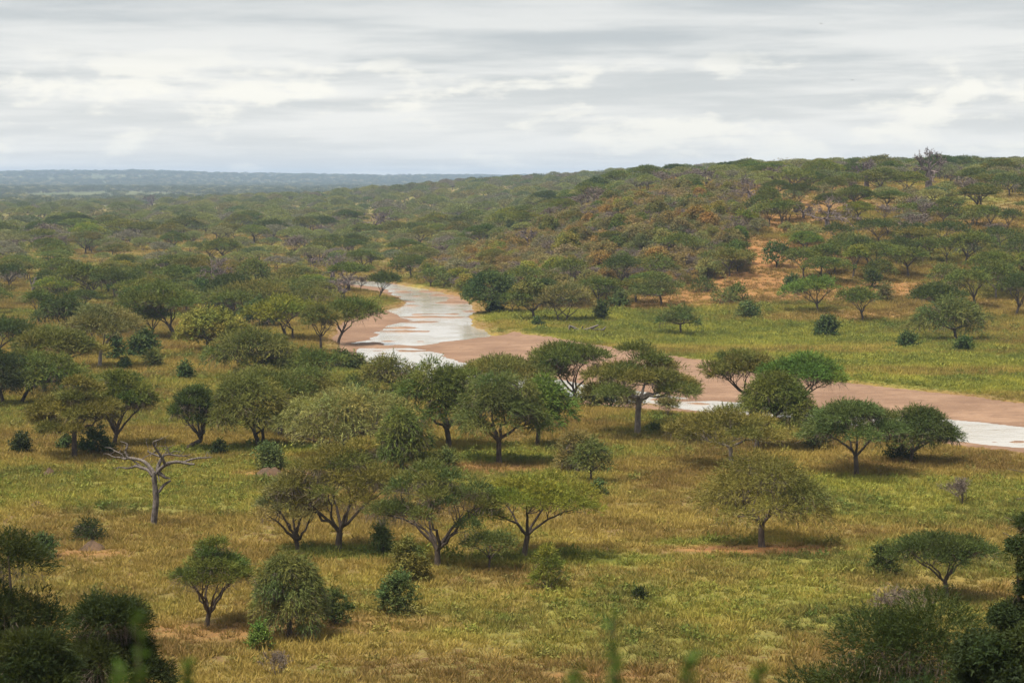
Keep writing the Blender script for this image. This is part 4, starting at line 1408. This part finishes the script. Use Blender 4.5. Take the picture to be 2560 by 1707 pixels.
DEAD = [('trunk', [(1025, 1500, 50), (1050, 1300, 43), (1075, 1100, 45), (1060, 950, 38), (1048, 800, 37), (1052, 725, 36)]),
        ('broken_limb', [(1105, 1010, 22), (1180, 905, 20), (1275, 845, 13)]),
        ('limbs', [(1050, 740, 32), (980, 650, 28), (880, 570, 25), (760, 555, 22), (650, 545, 20), (590, 570, 16), (530, 545, 11), (420, 550, 8), (330, 505, 6), (265, 508, 3)]),
        ('limbs', [(650, 545, 15), (610, 480, 14), (610, 430, 14), (640, 370, 14), (610, 340, 10), (520, 315, 4)]),
        ('limbs', [(590, 560, 10), (540, 490, 9), (440, 460, 8), (390, 420, 6), (290, 415, 3)]),
        ('limbs', [(1030, 770, 30), (950, 690, 25), (860, 680, 24), (770, 650, 20), (700, 685, 15), (600, 705, 13), (540, 695, 9), (470, 700, 7), (405, 725, 3)]),
        ('limbs', [(860, 675, 14), (780, 610, 12), (720, 580, 10), (690, 555, 8)]),
        ('limbs', [(1085, 735, 30), (1160, 650, 27), (1250, 590, 26), (1380, 555, 22), (1500, 565, 18), (1590, 585, 16), (1655, 580, 13)]),
        ('limbs', [(1480, 560, 15), (1600, 520, 14), (1700, 500, 14), (1800, 500, 10), (1890, 490, 7)]),
        ('limbs', [(1090, 700, 27), (1112, 600, 24), (1150, 520, 22), (1165, 500, 16)]),
        ('limbs', [(1215, 600, 21), (1185, 500, 18), (1140, 430, 16), (1095, 350, 14), (1070, 265, 12), (1150, 240, 8), (1240, 195, 4), (1320, 160, 2)]),
        ('limbs', [(1150, 525, 15), (1080, 505, 14), (1000, 475, 12), (940, 450, 10), (945, 380, 7), (910, 310, 6), (930, 260, 3)]),
        ('limbs', [(985, 475, 8), (950, 505, 6), (900, 515, 3)]), ('limbs', [(1000, 475, 6), (1050, 440, 5), (1040, 395, 3)]),
        ('limbs', [(1165, 505, 14), (1220, 480, 13), (1280, 480, 12), (1380, 490, 10), (1480, 490, 8), (1590, 455, 3)]),
        ('limbs', [(1250, 478, 9), (1240, 430, 7), (1210, 370, 4), (1190, 335, 2)]), ('limbs', [(1255, 475, 8), (1330, 430, 6), (1420, 440, 3)]),
        ('broken_limb', [(1080, 705, 32), (1150, 750, 28), (1210, 800, 20), (1285, 805, 7)]), ('broken_limb', [(1100, 745, 14), (1120, 800, 9), (1130, 850, 4)])]
pixel_wood('dead_tree', 'tree', 'dead leafless grey tree with twisted bare limbs on green grass', (384, 1317), 5.6, (200, 1050), DEAD, M_DEAD, .55, 60)
SNAG = [('trunk', [(225, 965, 14), (232, 920, 14), (245, 870, 12), (250, 855, 8)]), ('limbs', [(225, 930, 8), (210, 880, 5), (203, 838, 3)]),
        ('limbs', [(240, 910, 8), (275, 895, 6), (315, 897, 3)])]
pixel_wood('dead_snag', 'tree', 'broken dead snag between dark umbrella canopies', (84, 732), 2.735, (0, 380), SNAG, M_DEAD, .5)
LOG = [('trunk', [(1560, 1178, 7), (1600, 1205, 10), (1640, 1226, 12), (1690, 1216, 11), (1730, 1200, 9), (1768, 1184, 6)]),
       ('limbs', [(1640, 1226, 11), (1700, 1224, 10), (1760, 1218, 9), (1800, 1224, 8), (1818, 1200, 4)]),
       ('limbs', [(1650, 1224, 8), (1655, 1205, 5), (1660, 1190, 3)]), ('limbs', [(1700, 1218, 8), (1720, 1230, 8), (1790, 1236, 6)])]
pixel_wood('fallen_log', 'log', 'bleached fallen dead trunk lying with broken limbs on the meadow', (1465, 831), 2.735, (850, 380), LOG, M_DEAD, .8)
for (u, v, w, h, lab) in [(124, 1192, 36, 24, 'small reddish termite mound on green grass'), (90, 1269, 44, 22, 'low brown termite mound in shaded grass'),
                          (232, 1374, 70, 22, 'brown earth mound overgrown with dark scrub'), (673, 1190, 78, 28, 'red earth mound under the blue-green bush')]:
    p = hit(u, v)
    s = p[1] / FPX
    rng = rng_next()
    a = np.linspace(0, 2 * math.pi, 28, endpoint=False)
    rr = np.linspace(0.03, 1, 10)
    A, Rr = np.meshgrid(a, rr)
    X, Y = np.cos(A) * Rr * w * s * .62, np.sin(A) * Rr * w * s * .5
    o = rng.uniform(0, 99)
    Z = h * s * (1 - Rr ** 1.3) * (.35 + 1.1 * fbm(X * 2.2 + o, Y * 2.2, 9, 5)) - .12 * Rr
    i = (np.arange(9)[:, None] * 28 + np.arange(28)[None]); j = (np.arange(9)[:, None] * 28 + (np.arange(28)[None] + 1) % 28)
    q = np.stack([i, j, j + 28, i + 28], -1).reshape(-1, 4)
    o_ = obj('termite_mound', mesh_np('mound', np.stack([X, Y, Z], -1).reshape(-1, 3), q, tris=[(0, k, k + 1) for k in range(1, 27)], mats=(M_MOUND,), smooth=True))
    o_.location = (p[0], p[1], p[2] - .03)
    tag(o_, lab, 'mound')
for (u, v, d, sz, lab) in [(2053, 60, 520, .8, 'tiny bird soaring high in the cloudy sky'), (2131, 201, 560, .8, 'tiny bird flying low over the plateau skyline')]:
    r = ray(u, v)
    c = r / r[1] * d + np.array((0, 0, CAM_Z))
    root = tag(empty('bird', tuple(c), .6), lab, 'bird')
    g = Geo()
    g.tube(np.array([(0, -.35, 0), (0, -.2, .02), (0, 0, .03), (0, .22, .02), (0, .42, 0)]) * sz, np.array((.02, .08, .1, .06, .03)) * sz, 6)
    obj('body', g.mesh('bird_body', M_BARK, True), root)
    for sd in (-1, 1):
        w = mesh_np('bird_wing', np.array([(0, .1, .03), (0, -.12, .03), (sd * .5, -.10, .16), (sd * .5, .14, .18), (sd * 1.05, -.05, .10), (sd * 1.1, .02, .10)]) * sz,
                    [(0, 1, 2, 3), (3, 2, 4, 5)], mats=(M_BARK,))
        obj('wing', w, root)

# ------------------------------------------------------------------ the wider woodland: prototypes and scattered copies
PR_R, PR_H = 5.0, 6.5


def proto(sty, n, ntw, tl, bw, nb, lod=False, fmat=None):
    out = []
    for k in range(n):
        rng = rng_next()
        if sty in ('bare', 'baretree'):
            g, t = bareshrub_geo(rng, PR_H, PR_R, .15, 7, 2, sty == 'baretree')
            out.append((g.mesh('bare_wood', M_TWIG), t.mesh('bare_twigs', M_TWIG)))
            continue
        g, tw, pads = make_crown(rng, sty, PR_R, PR_R * .95, PR_H, rng.normal() * .3, 0, ntw, tl, bw, nb)
        w = make_wood(rng, sty, pads, PR_H, PR_R, 0, 0, .22, (rng.normal() * .03, 0), False, 1 if rng.random() < .6 else 2)
        if lod:
            me = mesh_np('far_tree', np.concatenate(g.v + w.v), np.concatenate(w.q) + g.n, np.concatenate(g.r), mats=(fmat or M_FAR, M_BARK),
                         matidx=np.concatenate([np.ones(sum(map(len, w.q))), np.zeros(sum(map(len, g.r)))]),
                         fattr={'tone': np.concatenate(w.t + g.rt), 'hue': np.concatenate(w.h + g.rh)})
            out.append(me)
        else:
            out.append((w.mesh('wood', M_BARK, True), g.mesh('crown', M_LEAF)))
    return out


PROTO = {'umb': proto('cap', 6, 2300, .42, .19, 4) + proto('umb', 4, 2000, .5, .18, 4), 'dome': proto('dome', 4, 1800, .66, .18, 4), 'bush': proto('bush', 4, 900, .7, .26, 4),
         'tbush': proto('tbush', 4, 1000, .75, .2, 4), 'leaf': proto('leaf', 4, 1400, .65, .25, 4), 'bare': proto('bare', 3, 0, 0, 0, 0), 'baretree': proto('baretree', 3, 0, 0, 0, 0)}
CLEAR = [np.array(c, float) for c in (
    [(1150, 738), (1200, 770), (1290, 790), (1420, 770), (1560, 775), (1700, 800), (2000, 800), (2175, 815), (2400, 862), (2750, 835), (3000, 1100), (2360, 990), (1800, 920), (1285, 835), (1180, 812)],
    [(1850, 600), (1960, 580), (1990, 650), (1950, 725), (2230, 700), (2340, 735), (2330, 790), (2180, 800), (1700, 795), (1600, 770), (1650, 730), (1780, 700), (1850, 690)],
    [(930, 690), (1120, 700), (1170, 740), (1000, 770), (900, 760)],
    *[[(b[2] + 6, b[1] - 20), (b[3] - 6, b[1] - 20), (b[3] - 6, b[1] + 26), (b[2] + 6, b[1] + 26)] for b in BAOBABS])]


def scatter(n, d0, d1, amax, rng):
    d = np.sqrt(rng.uniform(d0 ** 2, d1 ** 2, n))
    a = rng.uniform(-amax, amax, n)
    return a * d, d


def thin(x, y, r, placed=(), cell=12.0):
    """dart throwing: keep points at least their own spacing from those kept before"""
    grid = {}

    def add(px, py, pr):
        grid.setdefault((int(px // cell), int(py // cell)), []).append((px, py, pr))
    for p in placed:
        add(*p)
    keep = []
    for i in range(len(x)):
        cx, cy, ok = int(x[i] // cell), int(y[i] // cell), True
        for gx in (cx - 1, cx, cx + 1):
            for gy in (cy - 1, cy, cy + 1):
                for (px, py, pr) in grid.get((gx, gy), ()):
                    if (px - x[i]) ** 2 + (py - y[i]) ** 2 < ((pr + r[i]) * .62) ** 2:
                        ok = False
                        break
                if not ok:
                    break
            if not ok:
                break
        if ok:
            add(x[i], y[i], r[i])
            keep.append(i)
    return np.array(keep, int)


def visible(x, y, z):
    """is the point above the ground seen from the camera"""
    f = np.concatenate([np.linspace(.3, .98, 50)])
    vis = np.ones(len(x), bool)
    for t in f:
        vis &= (CAM_Z + (z - CAM_Z) * t) > base_h(x * t, y * t) - .3
    return vis


rng = np.random.default_rng(11)
X, Y = scatter(34000, 415, 2050, .305, rng)
X2, Y2 = scatter(9000, 445, 660, .13, rng)           # the scrub on the steep bank stands much closer
X, Y = np.concatenate([X, X2 + .035 * Y2]), np.concatenate([Y, Y2])
Z = height(X, Y)
U, V, _ = project(X, Y, Z)
ok = channel_sd(X, Y) < -5
for c in CLEAR:
    ok &= poly_sd(U, V, c) < 0
ok &= ~((Y < 470) & (U > 860) & (U < 1280))
thick = (U > 1030 + (V - 560) * .25) & (U < 1880) & (Y > 450) & (Y < 650) & (V > 470)
ok[34000:] &= thick[34000:]
op = fbm(X / 42, Y / 110, 133, 3)
op2 = fbm(X / 20, Y / 45, 143, 3)
sparse = np.clip((660 / Y) ** 1.5, .10, 1)
ok &= thick | (((op * .65 + op2 * .35) < np.where(U < 1100, .548, .565)) & (rng.random(len(X)) < sparse)) | (rng.random(len(X)) < .12 * sparse)
X, Y, Z, U, V, thick = (q[ok] for q in (X, Y, Z, U, V, thick))
n = len(X)
k = rng.random(n)
kind = np.where(thick, np.select([k < .11, k < .36, k < .58, k < .80, k < .95], ['umb', 'bare', 'bush', 'tbush', 'leaf'], 'dome'),
                np.select([k < .62, k < .71, k < .79, k < .85, k < .89, k < .97], ['umb', 'dome', 'bush', 'tbush', 'leaf', 'baretree'], 'bare'))
R = np.select([kind == 'umb', kind == 'dome', kind == 'leaf', kind == 'baretree', kind == 'tbush'], [rng.uniform(3.9, 7.2, n), rng.uniform(2.8, 4.8, n), rng.uniform(2.2, 4.0, n), rng.uniform(2.6, 4.2, n), rng.uniform(1.6, 3.4, n)],
              rng.uniform(1.0, 2.4, n))
R = np.where(~thick & (Y > 800) & np.isin(kind, ['umb', 'dome']), R * 1.22, R)
R = np.where(thick & np.isin(kind, ['umb', 'dome']), R * .68, R)
R = np.where(thick & (kind == 'bare'), rng.uniform(1.8, 3.4, n), R)
Hh = R * np.select([kind == 'umb', kind == 'dome', kind == 'leaf', kind == 'baretree', kind == 'tbush'], [rng.uniform(.85, 1.18, n), rng.uniform(1.1, 1.5, n), rng.uniform(1.2, 1.6, n), rng.uniform(1.3, 1.7, n), rng.uniform(.8, 1.1, n)], rng.uniform(.9, 1.3, n))
keep = thin(X, Y, np.where(thick, R * .72, R * 1.2), PLACED)
X, Y, Z, U, V, thick, kind, R, Hh = (q[keep] for q in (X, Y, Z, U, V, thick, kind, R, Hh))
vis = visible(X, Y, Z + Hh)
inframe = (U > -60) & (U < 2620)
order = np.argsort(-(R * Hh) / Y ** 2)
LIMIT = {T: 292, B: 290, 'leafy_tree': 120, 'bare_tree': 90}
COUNT = {k_: sum(o.name.split('.')[0] == k_ for o in COL.objects) for k_ in LIMIT}
TW = {'umb': (['g', 'dg', 'gg', 'ol', 'g', 'g', 'yg'], .5), 'dome': (['g', 'dg', 'ol', 'gg'], .5), 'bush': (['bl', 'dg', 'g', 'bu'], .5),
      'tbush': (['gg', 'ol', 'dg', 'br'], .5), 'leaf': (['g', 'bl', 'ol', 'dg'], .5)}
TWK = {'umb': ['g', 'gg', 'ol'], 'dome': ['g', 'ol', 'gg'], 'bush': ['g', 'bl', 'ol', 'orr', 'oy', 'orr'], 'tbush': ['ol', 'br', 'br', 'orr', 'po', 'oy'], 'leaf': ['orr', 'ol', 'g', 'oy', 'br', 'br']}
SHORT = {'umb': 'flat-topped tree', 'dome': 'rounded tree', 'bush': 'leafy bush', 'tbush': 'thorny bush', 'leaf': 'broad-leaved tree', 'bare': 'leafless bush', 'baretree': 'leafless tree'}


def SIZE(k_, r, h):
    lo, hi = {'umb': (4.6, 6.2), 'dome': (3.4, 4.2), 'leaf': (2.7, 3.4), 'baretree': (3.1, 3.7), 'tbush': (2.2, 2.9)}.get(k_, (1.4, 2.2))
    return 'small' if r < lo else ('broad' if r > hi else '')


rest = []
for i in order:
    nm = NAME[kind[i]]
    if not (vis[i] and inframe[i]):
        rest.append(i)
        continue
    if COUNT[nm] >= LIMIT[nm] or Y[i] > 1100:
        rest.append(i)
        continue
    COUNT[nm] += 1
    pl = PROTO[kind[i]]
    wood, leaf = pl[rng.integers(len(pl))]
    sc = (R[i] / PR_R * rng.uniform(.92, 1.08), R[i] / PR_R, Hh[i] / PR_H)
    root = empty(nm, (X[i], Y[i], Z[i] - .05), rng.uniform(0, 6.28))
    root.scale = sc
    zone = zone_of(U[i], V[i])
    dd = (X - X[i]) ** 2 + (Y - Y[i]) ** 2
    dd[i] = 1e12
    j = int(np.argmin(dd))
    near = 'beside a ' + SHORT[kind[j]] if dd[j] < 12 ** 2 else 'standing apart'
    size = SIZE(kind[i], R[i], Hh[i])
    if kind[i] in ('bare', 'baretree', 'bush', 'tbush') and dd[j] < 144:
        k1 = SHORT[kind[j]]
        dd[j] = 1e12
        k2 = SHORT[kind[int(np.argmin(dd))]]
        near = f'between a {k1} and a {k2}' if k1 != k2 else f'between two {k1}' + ('es' if k1.endswith('bush') else 's')
    if kind[i] in ('bare', 'baretree'):
        lab, grp = auto_label(kind[i], 'gy', zone, size, near)
        obj('stems' if kind[i] == 'bare' else 'trunk', wood, root)
        tag(obj('twigs', leaf, root), kind='stuff')
    else:
        tw = (TWK if thick[i] else {a: b[0] for a, b in TW.items()})[kind[i]]
        tint = tw[rng.integers(len(tw))]
        lab, grp = auto_label(kind[i], tint, zone, size, near)
        c = np.array(TINT[tint]) * rng.uniform(.85, 1.15) * (1 + rng.normal(size=3) * .06)
        obj('stems' if nm == B else 'trunk', wood, root)
        obj('foliage' if nm == B else 'crown', leaf, root, tuple(np.clip(c, .01, 1)))
    tag(root, lab, 'bush' if nm == B else 'tree', grp)
print('individuals', COUNT, 'left for the far wood', len(rest))


# ------------------------------------------------------------------ stuff: far woodland, grass
def scatter_tree(name, coll):
    ng = bpy.data.node_groups.new(name, 'GeometryNodeTree')
    ng.interface.new_socket('Geometry', in_out='INPUT', socket_type='NodeSocketGeometry')
    ng.interface.new_socket('Geometry', in_out='OUTPUT', socket_type='NodeSocketGeometry')
    gi, go = ng.nodes.new('NodeGroupInput'), ng.nodes.new('NodeGroupOutput')
    ci = ng.nodes.new('GeometryNodeCollectionInfo')
    ci.inputs['Collection'].default_value = coll
    ci.inputs['Separate Children'].default_value = True
    ci.inputs['Reset Children'].default_value = True
    ip = ng.nodes.new('GeometryNodeInstanceOnPoints')

    def named(nm, ty):
        q = ng.nodes.new('GeometryNodeInputNamedAttribute')
        q.data_type = ty
        q.inputs['Name'].default_value = nm
        return q.outputs['Attribute']
    lk = ng.links.new
    lk(gi.outputs[0], ip.inputs['Points'])
    lk(ci.outputs[0], ip.inputs['Instance'])
    ip.inputs['Pick Instance'].default_value = True
    lk(named('idx', 'INT'), ip.inputs['Instance Index'])
    lk(named('rot', 'FLOAT_VECTOR'), ip.inputs['Rotation'])
    lk(named('scl', 'FLOAT_VECTOR'), ip.inputs['Scale'])
    lk(ip.outputs[0], go.inputs[0])
    return ng


def instancer(name, meshes, pts, rot, scl, idx, extra=None):
    coll = bpy.data.collections.new(name + '_kinds')
    for i, me in enumerate(meshes):
        o = bpy.data.objects.new(f'{name}_kind_{i:02d}', me)
        coll.objects.link(o)
    me = bpy.data.meshes.new(name)
    me.vertices.add(len(pts))
    me.vertices.foreach_set('co', np.asarray(pts, np.float32).ravel())
    vattr(me, 'rot', np.asarray(rot, np.float32), 'FLOAT_VECTOR')
    vattr(me, 'scl', np.asarray(scl, np.float32), 'FLOAT_VECTOR')
    vattr(me, 'idx', np.asarray(idx, np.int32), 'INT')
    for k_, a in (extra or {}).items():
        vattr(me, k_, np.asarray(a, np.float32))
    o = obj(name, me)
    md = o.modifiers.new('scatter', 'NODES')
    md.node_group = scatter_tree(name, coll)
    return o


far_umb = proto('cap', 6, 1100, .42, .34, 3, True)
far_dome = proto('dome', 3, 800, .62, .36, 3, True) + proto('bush', 2, 400, .7, .42, 3, True)
far_scrub = proto('tbush', 4, 600, .75, .3, 3, True, M_SCRUB) + proto('bush', 3, 600, .7, .32, 3, True, M_SCRUB)
sb = np.array([i for i in rest if thick[i]], int)
o = instancer('hillside_scrub', far_scrub, np.stack([X[sb], Y[sb], Z[sb] - .1], 1), np.stack([sb * 0., sb * 0., rng.uniform(0, 6.28, len(sb))], 1),
              np.stack([R[sb] / PR_R * 1.15, R[sb] / PR_R * 1.15, np.minimum(Hh[sb], 4.2) / PR_H], 1), rng.integers(0, 7, len(sb)))
tag(o, 'tangled rust and olive scrub covering the steep bank above the river', 'scrub', None, 'stuff')
print('scrub', len(sb))
ii = np.array([i for i in rest if not thick[i]], int)
isu = np.isin(kind[ii], ['umb', 'leaf'])
idx = np.where(isu, rng.integers(0, 6, len(ii)), rng.integers(6, 11, len(ii)))
rot = np.stack([np.zeros(len(ii)), np.zeros(len(ii)), rng.uniform(0, 6.28, len(ii))], 1)
scl = np.stack([R[ii] / PR_R, R[ii] / PR_R, Hh[ii] / PR_H], 1)
o = instancer('far_woodland', far_umb + far_dome, np.stack([X[ii], Y[ii], Z[ii] - .05], 1), rot, scl, idx)
tag(o, 'continuous far belt of small green thorn trees towards the ridge', 'woodland', None, 'stuff')
# the hazy valley and hills beyond
rng = np.random.default_rng(23)
x, y = scatter(60000, 2000, 9600, .285, rng)
w = np.minimum(1, (3800 / y) ** 1.15)
dn = fbm(x / 260, y / 420, 301, 4)
ok = (rng.random(len(x)) < w) & (dn < .60)
x, y = x[ok], y[ok]
z = height(x, y)
vi = visible(x, y, z + 8)
x, y, z = x[vi], y[vi], z[vi]
n = len(x)
r_ = rng.uniform(3.5, 7.0, n) * (1 + y / 9000)
far2 = proto('umb', 3, 200, 1.2, .55, 2, True, M_FAR_PALE) + proto('dome', 3, 200, 1.2, .55, 2, True, M_FAR_PALE)
o = instancer('valley_woodland', far2, np.stack([x, y, z - .1], 1), np.stack([x * 0, x * 0, rng.uniform(0, 6.28, n)], 1),
              np.stack([r_ / PR_R, r_ / PR_R, r_ * 1.15 / PR_H], 1), rng.integers(0, 6, n))
tag(o, 'hazy blue-green woodland on the distant valley floor and hills', 'woodland', None, 'stuff')
print('valley trees', n)


def tuft(rng, n, h, w, spread, broad=False):
    g = Geo()
    a = rng.uniform(0, 6.283, n)
    P = np.stack([np.cos(a), np.sin(a), a * 0], 1) * (rng.random(n) ** .5 * spread)[:, None]
    D = np.stack([np.cos(a) * .55, np.sin(a) * .55, np.ones(n)], 1) + rng.normal(size=(n, 3)) * .35
    if broad:
        P[:, 2] = rng.uniform(.05, h * .7, n)
        D = rng.normal(size=(n, 3)) + np.array((0, 0, .5))
        g.blades(P, D, h * rng.uniform(.35, .6, n), w * rng.uniform(.8, 1.3, n), rng, rng.random(n), .5, .3)
    else:
        D[:, 2] = np.abs(D[:, 2]) + .15
        P[:, 2] = -.03
        g.blades(P, D, h * rng.uniform(.55, 1.25, n), w * rng.uniform(.7, 1.4, n), rng, rng.random(n), .5, .6)
    return g.mesh('tuft', M_GRASS)


rng = np.random.default_rng(31)
tufts = [tuft(rng, 26, .55, .06, .34) for _ in range(4)] + [tuft(rng, 22, .38, .07, .42) for _ in range(2)] + [tuft(rng, 46, .5, .085, .40, True) for _ in range(3)]
x, y = scatter(420000, 92, 560, .31, rng)
keepp = np.clip((230 / y) ** 1.2, .3, 1.0)
ok = (rng.random(len(x)) < keepp) & (channel_sd(x, y) < -.6)
x, y = x[ok], y[ok]
xe, ye = scatter(100000, 560, 1250, .30, rng)
ke = (channel_sd(xe, ye) < -.6) & (rng.random(len(xe)) < np.clip((620 / ye) ** 1.2, 0, 1))
x, y = np.concatenate([x, xe[ke]]), np.concatenate([y, ye[ke]])
g_, s_ = cover(x, y)
clump = fbm(x / 2.2, y / 2.2, 401, 3)
ok = (rng.random(len(x)) > s_ * .9) & (clump + rng.random(len(x)) * .5 > .44)
x, y, g_, s_, clump = (q[ok] for q in (x, y, g_, s_, clump))
z = height(x, y)
n = len(x)
leafy = rng.random(n) < np.clip(g_ * .16 + .012, 0, .3)
idx = np.where(leafy, rng.integers(6, 9, n), rng.integers(0, 6, n))
sz = rng.uniform(.65, 1.25, n) * (1 + np.clip(y - 150, 0, 900) / 480) * (.75 + .6 * clump)
sz = np.where(leafy, sz * rng.uniform(.7, 1.4, n), sz) * np.clip((-channel_sd(x, y) - .3) / 5, .35, 1)
tn = np.clip(fbm(x / 7, y / 7, 411, 3) * 1.5 - .35 + rng.normal(size=n) * .12, 0, 1)
Ug, Vg, _ = project(x, y, z)
lush = np.clip(poly_sd(Ug, Vg, CLEAR[0]) / 12, 0, 1)           # the riverside meadow is greener and taller
tn = np.clip(tn + .22 * lush, 0, 1)
g_ = np.clip(g_ + .3 * lush, 0, 1)
gg = np.clip(g_ + rng.normal(size=n) * .16 + np.where(leafy, .35, 0), 0, 1)
tn = np.where(leafy, tn * .6, tn)
o = instancer('grass', tufts, np.stack([x, y, z - .02], 1), np.stack([rng.normal(size=n) * .08, rng.normal(size=n) * .08, rng.uniform(0, 6.28, n)], 1),
              np.stack([sz, sz, sz * rng.uniform(.8, 1.15, n) * np.clip(560 / y, .5, 1)], 1), idx, dict(green=gg, soil=s_, tn=tn))
tag(o, 'tufted dry yellow and green savanna grass covering the plain', 'grass', None, 'stuff')
print('grass tufts', n)

# ------------------------------------------------------------------ haze: the air between here and the far hills
hv = np.array([(sx, sy, sz) for sz in (-6.0, 104.0) for sy in (-60.0, 13600.0) for sx in (-12500.0, 12500.0)], float)
hq = [(0, 2, 3, 1), (4, 5, 7, 6), (0, 1, 5, 4), (2, 6, 7, 3), (0, 4, 6, 2), (1, 3, 7, 5)]
mh = bpy.data.materials.new('haze_air')
mh.use_nodes = True
th = mh.node_tree
th.nodes.clear()
pv = th.nodes.new('ShaderNodeVolumePrincipled')
pv.inputs['Color'].default_value = (0.56, 0.74, 1.0, 1)
pv.inputs['Density'].default_value = 0.95e-4
pv.inputs['Anisotropy'].default_value = 0.2
ho = th.nodes.new('ShaderNodeOutputMaterial')
th.links.new(pv.outputs[0], ho.inputs['Volume'])
haze = obj('haze', mesh_np('haze', hv, hq, mats=(mh,)))
tag(haze, 'thin blue haze over the far plain and hills', 'haze', None, 'stuff')

print('triangles', sum(len(m.loops) - 2 * len(m.polygons) for m in bpy.data.meshes))
